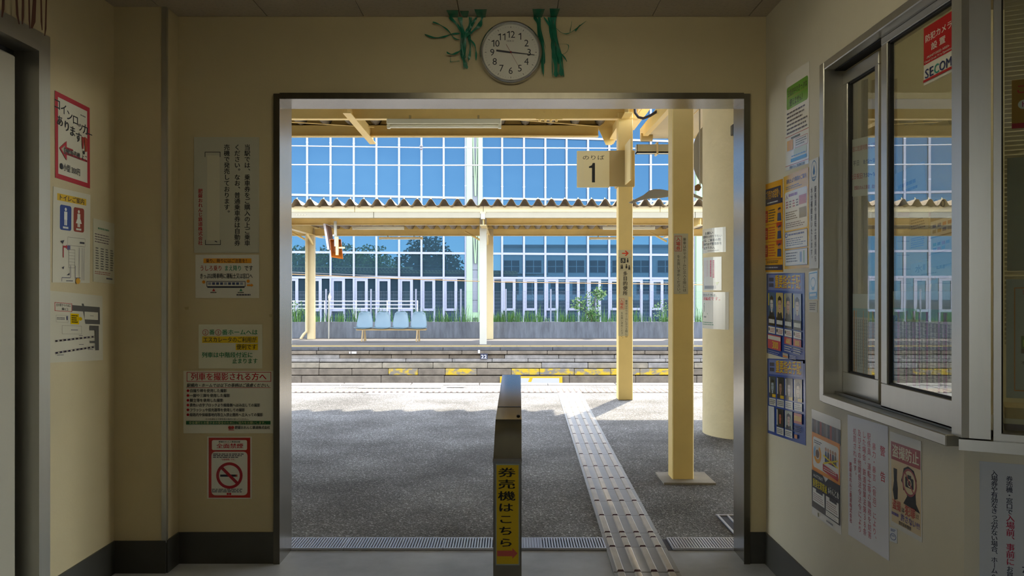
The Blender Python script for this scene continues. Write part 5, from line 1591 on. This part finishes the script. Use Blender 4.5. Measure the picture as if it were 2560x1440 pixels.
# retaining wall and fence
WALLG = mat('stained_concrete', (0.18, 0.195, 0.225), 0.85, noise=0.5, nscale=3.0, stretch=(3, 1, 0.5))
m = MB(); m.box(-22, 26, FP1, FP1 + .3, -.5, 0.448)
struct(m.build('wall_retaining', WALLG), 'grey stained concrete retaining wall behind the far platform')
m = MB(); m.box(-60, 60, FP1 + .3, 75, -.9, -0.62)
struct(m.build('ground_car_park', mat('car_park', (0.22, 0.22, 0.21), 0.9, noise=.2)), 'car park ground between the fence and the glass building')
WIRE = mat('fence_wire', (0.18, 0.20, 0.25), 0.5, 0.3)
t = thing('mesh_fence', 'pale wire mesh fence on top of the retaining wall', 'fence', (0, FP1 + .15, .448))
FY = FP1 + .15
m = MB()
for k2 in range(31):
    x = .0406 * k2 + .02; m.box(x - .0016, x + .0016, -.0016, .0016, .03, .86)
for k2 in range(9):
    z = .05 + .10 * k2; m.box(0, 1.26, -.0018, .0018, z - .0018, z + .0018)
p0m = None; w0 = None
for k2 in range(-5, 11):
    x = (815 - VX) * FY / F + 1.26 * (k2 - 1)
    if w0 is None: w0 = m.build('wire_panel', WIRE, t, loc=(x, 0, 0), local=True)
    else: same(w0, 'wire_panel', t, (x, 0, 0))
    if p0m is None:
        q2 = MB(); q2.tube([(0, 0, 0), (0, 0, .92)], .024, 8); p0m = q2.build('post', mat('fence_post', (0.26, 0.28, 0.38), 0.45, .3), t, loc=(x, 0, 0), local=True, smooth=True)
    else: same(p0m, 'post', t, (x, 0, 0))
# weeds and shrub
LEAF = mat('weed_green', (0.12, 0.27, 0.06), 0.7, col2=(0.05, 0.14, 0.035), nscale=6)
def blades(mb, x, y, z, n, h, spread, rr):
    for _ in range(n):
        a = rr.uniform(0, 2 * PI); b_ = V(x + rr.uniform(-spread, spread), y + rr.uniform(-.06, .06), z)
        hh = h * rr.uniform(.5, 1.1); lean = V(math.cos(a), math.sin(a) * .5, 0) * hh * rr.uniform(.1, .5)
        w = V(math.cos(a + PI / 2), math.sin(a + PI / 2), 0) * .008
        mb.add([b_ - w, b_ + w, b_ + lean * .4 + V(0, 0, hh * .6) + w * .8, b_ + lean * .4 + V(0, 0, hh * .6) - w * .8, b_ + lean + V(0, 0, hh)], [(0, 1, 2, 3), (3, 2, 4)])
rr = random.Random(21)
m = MB()
for k2 in range(260):
    blades(m, rr.uniform(-10.5, 6.0), FP1 + rr.uniform(.03, .25), .448, 7, rr.choice((.14, .22, .34, .5)), .10, rr)
for xp, h in ((1265, .35), (1280, .4), (1330, .35), (905, .25), (735, .5), (760, .5), (1420, .3), (1240, .3), (1105, .25), (1060, .25)):
    blades(m, (xp - VX) * FY / F, FP1 + .1, .448, 40, h, .22, rr)
tag(m.build('weeds', LEAF), 'green weeds and grass along the foot of the fence', 'weeds', kind='stuff')
def leafy(name, label, cat, base, crown, n, size, stems, mt, seed, group=None, trunk=None):
    """shrub or tree: stem tubes plus leaf blades in ellipsoids [(centre, radii)]"""
    rr = random.Random(seed)
    t = thing(name, label, cat, base, group=group)
    m = MB()
    for c, rad in crown:
        for _ in range(n):
            while True:
                q2 = V(rr.uniform(-1, 1), rr.uniform(-1, 1), rr.uniform(-1, 1))
                if .25 < q2.length <= 1: break
            p = V(c[0] + q2.x * rad[0], c[1] + q2.y * rad[1], c[2] + q2.z * rad[2])
            d1 = V(rr.gauss(0, 1), rr.gauss(0, 1), rr.gauss(0, .6)).normalized(); d2 = d1.orthogonal().normalized()
            sz = size * rr.uniform(.6, 1.3)
            m.add([p, p + d1 * sz * .5 + d2 * sz * .28, p + d1 * sz, p + d1 * sz * .5 - d2 * sz * .28], [(0, 1, 2, 3)])
    m.build('foliage', mt, t)
    BARK = mat('bark', (0.12, 0.08, 0.05), 0.9)
    for st in stems:
        m = MB(); m.tube(st[0], st[1], 7); m.build('stem', BARK, t, smooth=True)
    return t
sx = (1478 - VX) * FY / F
leafy('fence_shrub', 'bright green shrub growing through the mesh fence', 'shrub', (sx, FY - .08, .448),
      [((sx, FY - .06, .95), (.30, .15, .38)), ((sx - .35, FY - .06, .95), (.20, .12, .22)), ((sx + .2, FY - .06, 1.25), (.16, .1, .2)), ((sx + .05, FY - .06, .65), (.2, .12, .2))], 130, .085,
      [([(sx, FY - .06, .44), (sx + .05, FY - .06, .9), (sx + .15, FY - .06, 1.3)], [.012, .009, .004]), ([(sx, FY - .06, .5), (sx - .2, FY - .06, .8), (sx - .4, FY - .06, 1.05)], [.01, .007, .004])], LEAF, 5)
for i, (xp, lb) in enumerate(((738, 'thin weed bush at the left end of the fence'), (1655, 'thin weed bush behind the post at the right of the fence'))):
    x = (xp - VX) * FY / F
    leafy('weed_bush', lb, 'shrub', (x, FY, .448), [((x, FY, .75), (.28, .12, .32))], 110, .07, [([(x, FY, .44), (x, FY, .95)], [.008, .003])], LEAF, 40 + i)

# ------------------------------------------------------------------ far canopy
t = thing('far_canopy', 'cream and yellow steel canopy over the far platform', 'canopy', (0, 21, 0))
FC = 19.3
def zat(py, Y): return CH + (HZ - py) * Y / F
m = MB(); corrugated(m, -15.09, 9.2, 19.02, 24.3, zat(514.5, 19.02), zat(514.5, 19.02) - .18, .3045, .155, th=.008); m.build('roof_sheet', mat('far_roof_sheet', (0.24, 0.17, 0.09), 0.75, noise=.45, nscale=5), t, smooth=True)
rr = random.Random(2)
m = MB()
for k2 in range(78):
    m.lathe([(.012, zat(514.5, 19.02) + .155), (.012, zat(514.5, 19.02) + .19), (.004, zat(514.5, 19.02) + .20)], (-14.94 + .3045 * k2, 19.12, 0), 'Z', 6)
m.build('roof_fixings', mat('bronze_band'), t)
segs = [(-15, -8.4), (-8.39, -3.62), (-3.61, -.665), (-.655, 3.4), (3.41, 9.2)]
for (x0, x1) in segs:
    m = MB(); m.cbox(x0, x1, FC, FC + .05, zat(530, FC), zat(515.5, FC), .004); m.build('fascia_beam', YEL_P, t)
for (x0, x1) in ((-15, -9), (-8.99, -3.18), (-3.17, -.72), (-.64, 4.2), (4.21, 9.2)):
    m = MB(); m.cbox(x0, x1, FC - .03, FC + .05, zat(545, FC), zat(530.5, FC), .005); m.build('fascia_gutter', CREAM, t)
m = MB(); m.cbox(-.715, -.62, FC - .05, FC + .06, zat(548, FC), zat(530, FC), .004); m.build('rain_hopper', POST_W, t)
m = MB(); m.box(-.73, -.605, FC - .055, FC, zat(534, FC), zat(530, FC)); m.build('rain_hopper', YEL, t)
Y1, Y2 = 20.4, 22.9
for (yy, p0, p1) in ((Y1, 563, 546), (Y2, 590, 573)):
    m = MB(); m.box(-15, 9.2, yy - .006, yy + .006, zat(p0, yy), zat(p1, yy)); m.box(-15, 9.2, yy - .06, yy + .06, zat(p0, yy), zat(p0, yy) + .012); m.box(-15, 9.2, yy - .06, yy + .06, zat(p1, yy), zat(p1, yy) - .012); m.build('long_beam', YEL, t)
m = MB(); m.box(-15, 9.2, 24.2, 24.24, zat(586, 24.2), 3.22); m.build('rear_fascia', YEL, t)
posts = [(-10.2, 1), (-5.41, 1), (-.665, 1), (4.35, 1)]
for i, (x, _) in enumerate(posts):
    m = MB(); m.cbox(x - .083 - .035, x + .083 - .035, Y1 - .08, Y1 + .085, 0, zat(546, Y1), .006); m.build('front_post', POST_W, t)
    m = MB(); m.lathe([(.20, 0.0), (.20, .012), (.12, .02)], (x - .035, Y1, 0), 'Z', 16); m.build('post_foot', STONE, t)
    m = MB(); m.cbox(x - .095 + (-.06 if i < 2 else .06), x + .095 + (-.06 if i < 2 else .06), Y2 - .09, Y2 + .09, 0, zat(573, Y2), .006); m.build('back_post', YEL_P, t)
    m = MB(); m.box(x - .006, x + .006, 19.35, 24.0, zat(588, Y2), zat(571, Y2) + .05); m.box(x - .07, x + .07, 19.35, 24.0, zat(588, Y2) - .012, zat(588, Y2)); m.build('cross_beam', YEL, t)
    m = MB(); m.tube([V(x, Y2 - .05, zat(612, Y2)), V(x, Y2 - .75, zat(588, Y2))], .03, 6); m.build('knee_brace', YEL, t)
    m = MB(); m.tube([V(x - .62, Y2, zat(570, Y2) - .1), V(x - .13, Y2, zat(604, Y2))], .028, 6); m.build('knee_brace', YEL, t)
for x in (-4.45, -2.6, -1.45, .75, 2.2):
    for yy, pp in ((Y1, 555), (Y2, 581)):
        for dx in (-.04, .04):
            for dz in (-.03, .03):
                m = MB(); m.lathe([(.012, 0), (.012, .012)], (x + dx, yy - .008, zat(pp, yy) + dz), 'Y', 6); m.build('bolt', YEL, t)
for x0p in (747, ):
    for py in (523, 537):
        for k2 in range(4):
            q2 = at(742 + 7 * k2, py, FC - .035); m = MB(); m.lathe([(.011, 0), (.011, .01)], tuple(q2), 'Y', 6); m.build('bolt', YEL_P, t)
pts = [(766.5, 575), (766.5, 828), (759, 836), (752, 847)]
m = MB(); m.tube([at(x, y, 22.75) for x, y in pts], .038, 10)
tag(m.build('downpipe', YEL_P, smooth=True), 'cream downpipe with bent foot beside the left far canopy post', 'pipe')
lamp('left front lamp under the far canopy', 881, 1010, 566, 574.5, 20.9)
lamp('left rear lamp hanging below the far canopy', 948, 1057, 592.5, 599, 22.5, mt=mat('lamp_yellow', (0.70, 0.52, 0.24), 0.5))
lamp('right front lamp under the far canopy', 1507, 1637, 566, 574.5, 20.9)
lamp('right rear lamp hanging below the far canopy', 1473, 1585, 593, 599.5, 22.5, mt=mat('lamp_yellow'))

# hanging monitors
MY = 20.0
t = thing('hanging_monitor', 'pair of tilted orange-backed monitors hanging from the far canopy', 'monitor', tuple(at(838, 600, MY)))
m = MB(); m.tube([at(838, 553, MY), at(839.5, 616, MY)], .035, 12); m.build('pole', POST_W, t, smooth=True)
m = MB(); m.cbox(at(840, 0, MY).x, at(847, 0, MY).x, MY - .05, MY - .02, zat(638, MY), zat(592, MY), .004); m.build('bracket', YEL, t)
m = MB(); m.box(at(848, 0, MY).x, at(863, 0, MY).x, MY - .06, MY - .03, zat(621.5, MY), zat(617.5, MY)); m.build('lever', YEL, t)
m = MB(); m.lathe([(.0, .03), (.028, .02), (.028, -.02), (0, -.03)], tuple(at(834.5, 588.5, MY - .05)), 'Y', 12); m.build('knob', POST_W, t, smooth=True)
m = MB(); m.prism([at(808, 559, MY), at(813.5, 559, MY), at(823.5, 623, MY), at(818, 624, MY)], (0, .5, 0)); m.build('white_casing', mat('monitor_white', (0.55, 0.50, 0.52), 0.4), t)
m = MB(); m.prism([at(813.5, 561, MY + .02), at(818, 565, MY + .02), at(828, 628, MY + .02), at(823.5, 623, MY + .02)], (0, .45, 0)); m.build('dark_back', mat('monitor_brown', (0.12, 0.05, 0.03), 0.5), t)
OR = mat('orange_plastic', (0.36, 0.10, 0.012), 0.22)
A = [at(824, 598, MY - .02), at(853, 598, MY - .02), at(858, 648, MY - .02), at(828, 643, MY - .02)]
B = [at(832, 604, MY + .22), at(848, 604, MY + .22), at(850, 632, MY + .22), at(833, 630, MY + .22)]
m = MB(); m.add(A + B, [(4, 5, 6, 7), (0, 1, 5, 4), (1, 2, 6, 5), (2, 3, 7, 6), (3, 0, 4, 7)])
o2 = m.build('orange_hood', OR, t); md = o2.modifiers.new('thickness', 'SOLIDIFY'); md.thickness = .012

# bench with four shell seats
BY = 21.9
t = thing('shell_bench', 'bench of four pale blue shell seats on the far platform', 'bench', tuple(at(978, 853, BY)))
t.location.z = 0
kx = BY / F
SEAT = mat('pale_blue_plastic', (0.165, 0.25, 0.30), 0.35, noise=.05)
x0 = (892 - VX) * kx
for i in range(4):
    cx = (909.5 + 45.3 * i - VX) * kx
    m = MB()
    rowsn, colsn = 14, 10
    vs, fs = [], []
    for a_ in range(rowsn + 1):
        u = a_ / rowsn                                   # 0 front edge .. 1 top of back
        if u < .42:
            v_ = u / .42; yy = -.21 + .36 * v_; zz = .355 - .03 * math.sin(v_ * PI) ; hw_ = .225 - .012 * v_
        else:
            v_ = (u - .42) / .58; yy = .15 + .10 * v_ + .02 * math.sin(v_ * PI); zz = .355 + .415 * v_ ** .92; hw_ = .213 - .065 * v_ ** 1.5
            if v_ > .85: hw_ -= .05 * ((v_ - .85) / .15) ** 2
        for b_ in range(colsn + 1):
            q2 = -1 + 2 * b_ / colsn
            curl = .045 * abs(q2) ** 2.5
            vs.append(V(cx + hw_ * q2, BY + yy - (curl if u > .42 else 0), zz + (curl * .6 if u <= .42 else 0)))
    for a_ in range(rowsn):
        for b_ in range(colsn):
            p_ = a_ * (colsn + 1) + b_
            fs.append((p_, p_ + 1, p_ + colsn + 2, p_ + colsn + 1))
    m.add(vs, fs)
    o2 = m.build('seat_shell', SEAT, t, smooth=True)
    md = o2.modifiers.new('thickness', 'SOLIDIFY'); md.thickness = .012
WOODY = mat('bench_steel', (0.34, 0.23, 0.10), 0.5)
xa, xb = (893 - VX) * kx, (1066 - VX) * kx
for yy in (-.12, .10):
    m = MB(); m.cbox(xa, xb, BY + yy - .025, BY + yy + .025, .285, .325, .004); m.build('rail', WOODY, t)
for px in (909.5, 1045):
    x = (px - VX) * kx
    for (y0_, y1_, dx) in ((-.16, -.20, -.02), (.12, .18, .02)):
        m = MB(); m.tube([V(x, BY + y0_, .29), V(x + dx, BY + y1_, 0)], [.022, .02], 8); m.build('leg', WOODY, t, smooth=True)
    m = MB(); m.tube([V(x + .045, BY - .14, .29), V(x + .03, BY - .10, 0)], .016, 8); m.build('leg', WOODY, t, smooth=True)
# diamond marker post
t = thing('marker_post', 'thin white post with a diamond plate on the far platform', 'post', tuple(at(822, 842, 23.1)))
m = MB(); m.tube([V(at(822, 0, 23.1).x, 23.1, 0), V(at(822.5, 0, 23.1).x, 23.1, zat(738, 23.1))], .018, 8); m.build('pole', POST_W, t, smooth=True)
m = MB(); m.prism([at(824, 731, 23.05), at(828.5, 743, 23.05), at(824.5, 755, 23.05), at(820, 743, 23.05)], (0, .01, 0)); m.build('plate', mat('plate_white', (0.75, 0.66, 0.55), 0.5), t)

# overhead wires
t = thing('overhead_wire', 'pale overhead contact wires crossing in front of the glass building', 'wire', (0, 15.4, 3.6))
WW = mat('wire_metal', (0.40, 0.39, 0.40), 0.45, .2)
for (ya, yb, r_) in ((362, 372, .010), (412, 411, .012)):
    m = MB(); m.tube([at(380, ya - 2, 15.4), at(1053, (ya + yb) / 2 + 2, 15.4), at(1900, yb, 15.4)], r_, 6); m.build('wire', WW, t)
m = MB(); m.tube([at(1053, 369, 15.4), at(1055, 412, 15.4)], .006, 6); m.build('dropper', mat('wire_dark', (.12, .12, .14), .5), t)
m = MB(); m.lathe([(.0, -.05), (.03, -.03), (.02, 0), (.035, .03), (.0, .05)], tuple(at(1053, 369, 15.4)), 'Z', 10); m.build('insulator', mat('wire_dark'), t, smooth=True)
for px in (380, 1900):
    q2 = at(px, 362, 15.4); m = MB(); m.tube([V(q2.x, 15.4, -1.15), V(q2.x, 15.4, q2.z + .1)], .09, 10); m.build('mast', mat('mast_steel', (.25, .25, .26), .5), t, smooth=True)
t = thing('cable_span', 'thin orange brown cables sagging behind the far canopy', 'cable', tuple(at(1200, 700, 24.6)))
OC = mat('orange_cable', (0.55, 0.34, 0.16), .6)
m = MB(); m.tube([at(650, 682, 24.6), at(950, 695, 24.6), at(1250, 705, 24.6), at(1850, 713, 24.6)], .013, 6); m.build('cable', OC, t)
m = MB(); m.tube([at(650, 677, 24.6), at(950, 690, 24.6), at(1250, 700, 24.6), at(1850, 708, 24.6)], .006, 6); m.build('cable', WW, t)
for px in (650, 1850):
    q2 = at(px, 676, 24.6); m = MB(); m.tube([V(q2.x, 24.6, -.62), V(q2.x, 24.6, 2.05)], .05, 8); m.build('pole', mat('mast_steel'), t, smooth=True)
# guard rail in the car park
t = thing('guard_rail', 'white pipe guard rail behind the mesh fence', 'railing', tuple(at(880, 790, 35)))
t.location.z = -0.62
GW = mat('white_pipe', (.32, .32, .33), .4)
for py in (753, 762, 771):
    m = MB(); m.tube([at(700, py, 35), at(1045, py, 35)], .022, 6); m.build('rail', GW, t)
for px in (735, 812, 890, 968, 1044):
    m = MB(); m.tube([at(px, 751, 35), V(at(px, 0, 35).x, 35, -.62)], .026, 6); m.build('post', GW, t)

# ================================================================== glass building
AN = R(9.2)
TD = V(math.cos(AN), math.sin(AN))
GN = V(math.sin(AN), -math.cos(AN))
GD = 39.0
def gs(px):
    r = (px - VX) / F
    return GD * r / (math.cos(AN) - r * math.sin(AN))
GW_ = 50.0                                # where the front really stands; drawn at 39 m and scaled up
GK = GW_ / GD
bld = thing('glass_station_building', 'long glass fronted station building behind the far platform', 'building', (0, GW_, CH * (1 - GK)), AN)
bld.scale = (GK, GK, GK)
# local frame: x along the front, y inwards, z up
def gb(name, x0, x1, y0, y1, z0, z1, mt, c=.0, loc=None):
    m = MB()
    if c: m.cbox(x0, x1, y0, y1, z0, z1, c)
    else: m.box(x0, x1, y0, y1, z0, z1)
    o = m.build(name, mt, bld, local=True)
    return o
PANE = glass_mat('blue_mirror_glass', refl=(0.095, 0.26, 0.49), base=0.09, body=(0.012, 0.022, 0.03))  # blue of the mirrored sky is put into the reflection colour
FR = mat('lavender_frame', (0.165, 0.17, 0.22), 0.4)
LG = mat('light_green_steel', (0.17, 0.25, 0.14), 0.45)
Z = [-0.35, 1.935, 3.06, 5.61, 8.5, 11.4, 14.3, 17.2]
left = [gs(x) for x in (768, 826.5, 884.5, 941, 997.6, 1053.5, 1109, 1164)]
dm = (left[-1] - left[0]) / 7
left = [left[0] - dm * k for k in range(19, 0, -1)] + left
right = [gs(x) for x in (1255, 1309.5, 1363, 1416, 1469.5, 1522.5)]
dr = (right[-1] - right[0]) / 5
right = [right[0] - dr * .93] + right + [right[-1] + dr * k for k in (1, 2, 3)]
mods = [(left[k], left[k + 1]) for k in range(len(left) - 1)] + [(right[k], right[k + 1]) for k in range(len(right) - 1)]
cells = {}
def pane(x0, x1, z0, z1, tilt=0.0):
    key = (round(x1 - x0, 3), round(z1 - z0, 3))
    if key not in cells:
        m = MB(); m.box(0, x1 - x0, 0.0, 0.012, 0, z1 - z0)
        cells[key] = m.build('pane', PANE, bld, loc=(x0, .03, z0), local=True)
        o = cells[key]
    else:
        o = same(cells[key], 'pane', bld, (x0, .03, z0))
    o.rotation_euler = (0, 0, tilt)
rr = random.Random(4)
for (a, b) in mods:
    for k in range(1, 7):
        pane(a + .045, b - .045, Z[k] + .04, Z[k + 1] - .04, R(rr.uniform(-.12, .12)))
    # lower row: casement, slim light and low light
    c = a + (b - a) * .60
    pane(c + .02, b - .045, Z[0], Z[1] - .05, R(rr.uniform(-.15, .15)))
    pane(a + .14, c - .11, .53, Z[1] - .16, R(rr.uniform(-.15, .15)))
    pane(a + .10, c - .06, Z[0], .42, R(rr.uniform(-.15, .15)))
    m = MB()
    m.box(a + .05, a + .14, -.02, .05, .42, Z[1] - .05); m.box(c - .11, c + .02, -.02, .05, .42, Z[1] - .05)
    m.box(a + .14, c - .11, -.02, .05, Z[1] - .16, Z[1] - .05); m.box(a + .14, c - .11, -.02, .05, .42, .53)
    m.build('casement', FR, bld, local=True)
    m = MB(); m.box(c - .06, c + .02, -.01, .05, Z[0], .42); m.build('mullion', FR, bld, local=True)
for x in left + right:
    m = MB(); m.box(x - .045, x + .045, -.06, .06, Z[0], Z[-1]); m.build('mullion', FR, bld, local=True)
    for z in (4.25 + 1.9, 7.95):
        m = MB(); m.box(x - .05, x + .05, -.068, .06, z, z + .03); m.build('mullion_joint', mat('joint_grey', (.4, .4, .48), .5), bld, local=True)
for (a, b) in ((left[0], left[-1]), (right[0], right[-1])):
    for z in Z[1:]:
        m = MB(); m.box(a, b, -.05, .06, z - .05, z + .05); m.build('transom', FR, bld, local=True)
# green braced columns
def gcol(a, b):
    w = b - a
    GP = mat('grey_panel', (0.17, 0.175, 0.21), 0.5)
    for z0, z1 in ((Z[0], .9), (.9, 2.3), (2.3, 4.4), (4.4, 6.6), (6.6, 8.8), (8.8, Z[-1])):
        m = MB(); m.box(a + .05, b - .03, .02, .06, z0 + .01, z1 - .01); m.build('panel', GP, bld, local=True)
    for x0, x1 in ((a, a + w * .36), (a + w * .72, b)):
        m = MB(); m.cbox(x0, x1, -.16, .02, Z[0], Z[-1], .01); m.build('steel_column', LG, bld, local=True)
    for zb, zt in ((5.7, 8.9), (2.6, 4.6)):
        for x0, x1 in ((a + w * .38, a + w * .55), (a + w * .70, a + w * .57)):
            m = MB(); m.tube([V(x0, -.08, zt), V(x1, -.08, zb)], .035, 6); m.build('brace', LG, bld, local=True)
    m = MB(); m.box(a + w * .30, a + w * .8, -.12, 0, .1, .35); m.build('base_block', LG, bld, local=True)
gcol(left[-1] + .03, gs(1205.5))
gcol(gs(1738), gs(1778))
m = MB(); m.box(left[0], right[-1], .10, 8, Z[0], Z[-1] + .3); m.build('core', mat('building_core', (.10, .12, .15), .8), bld, local=True)
m = MB(); m.box(left[0] - 30, left[0] - .02, 0, 8, Z[0], Z[-1]); m.box(right[-1] + .02, right[-1] + 30, 0, 8, Z[0], Z[-1]); m.build('side_wall', mat('grey_panel'), bld, local=True)

# ------------------------------------------------------------------ what the glass reflects: roof, trees and building on the street side
def mirror(px, py, depth):
    """real place of something that shows in the glass at a pixel, at that length of sight line"""
    v = at(px, py, depth)
    d = (V(v.x, v.y) - V(0, GW_)).dot(GN)
    q = V(v.x, v.y) - GN * (2 * d)
    return V(q.x, q.y, v.z)
m = MB(); m.box(-14, 16, 1.25, WB + .2, 2.68, 3.4); m.box(-2.3, 16, -3.4, 1.25, 2.68, 3.4); m.box(-14, -1.95, 1.25, WY, 0, 2.68); m.box(4.3, 16, -3.3, WY, 0, 2.68)
struct(m.build('roof', mat('roof_concrete', (.45, .44, .42), .8, noise=.2)), 'flat roof and side rooms of the station house')
m = MB(); m.box(-60, 60, -60, -3.3, -1.2, -.06); m.box(-60, -1.95, -3.3, 1.25, -1.2, -.06)
struct(m.build('street', mat('street_paving', (.30, .29, .27), .85, noise=.2)), 'paved street in front of the station')
TREE = mat('tree_green', (0.62, 0.66, 0.12), 0.7, col2=(0.30, 0.38, 0.08), nscale=2)
DARKT = mat('conifer_green', (0.20, 0.28, 0.10), 0.7, col2=(0.09, 0.14, 0.06), nscale=2)
q = mirror(1068, 690, 132)
zt = mirror(1068, 584, 132).z
leafy('street_tree', 'tall dark tree mirrored in the middle of the glass building', 'tree', (q.x, q.y, -.06),
      [((q.x, q.y, zt - 2.8), (3.2, 2.6, 2.8)), ((q.x - 2.2, q.y, zt - 4.6), (2.8, 2.4, 2.4)), ((q.x + 2.4, q.y, zt - 4.8), (3.0, 2.4, 2.4)), ((q.x, q.y, zt - 6), (4.2, 2.6, 2.2))], 900, .6,
      [([(q.x, q.y, -.06), (q.x, q.y, zt - 3)], [.3, .12])], DARKT, 61, group='street trees behind the station')
for i, (px, top, wdt, lb) in enumerate(((760, 612, 3.0, 'light green tree mirrored at the left of the glass building'), (850, 606, 3.4, 'broad light green tree mirrored left of the dark tree'), (930, 612, 3.0, 'low light green tree mirrored beside the tall dark tree'))):
    q = mirror(px, 690, 126); zt = mirror(px, top, 126).z
    leafy('street_tree', lb, 'tree', (q.x, q.y, -.06), [((q.x, q.y, zt - 2), (wdt, 2.2, 2.0)), ((q.x - wdt * .6, q.y, zt - 3.4), (wdt * .9, 2.2, 2.0)), ((q.x + wdt * .6, q.y, zt - 3.5), (wdt * .9, 2.2, 2.0))], 700, .5,
          [([(q.x, q.y, -.06), (q.x, q.y, zt - 2)], [.22, .1])], TREE, 70 + i, group='street trees behind the station')
# white building across the street
pa, pb = mirror(1255, 690, 140), mirror(1690, 690, 140)
dv = (V(pb.x, pb.y) - V(pa.x, pa.y)); wl = dv.length; ang = math.atan2(dv.y, dv.x)
sb = thing('street_building', 'white street building mirrored at the right of the glass front', 'building', (pa.x, pa.y, -.06), ang)
ztop = mirror(1400, 617, 140).z + .06
WBD = mat('white_render', (.92, .88, .78), .7, noise=.08)
nl = -1 if (Matrix.Rotation(ang, 2) @ V(0, 1)).y > 0 else 1     # the side that faces the station (+Y)
m = MB(); m.box(0, wl, 0, 8 * nl, 0, ztop); m.build('wall', WBD, sb, local=True)
m = MB(); m.box(-.3, wl + .3, -.3 * nl, 8.3 * nl, ztop, ztop + .35); m.build('roof_edge', mat('roof_concrete'), sb, local=True)
WG = mat('street_glass', (.06, .08, .10), .1)
for fl in range(2):
    z0 = (1.0, 4.6)[fl]; z1 = z0 + 2.0
    for k in range(8):
        x0 = wl * (k + .12) / 8; x1 = wl * (k + .86) / 8
        m = MB(); m.box(x0, x1, -.06 * nl, .02 * nl, z0, z1); w_ = m.build('window', WG, sb, local=True)
        m = MB()
        for xx in (x0, (x0 + x1) / 2, x1): m.box(xx - .05, xx + .05, -.10 * nl, .0, z0, z1)
        m.box(x0, x1, -.10 * nl, 0, (z0 + z1) / 2 - .04, (z0 + z1) / 2 + .04)
        m.build('window_bars', WBD, w_, local=True)
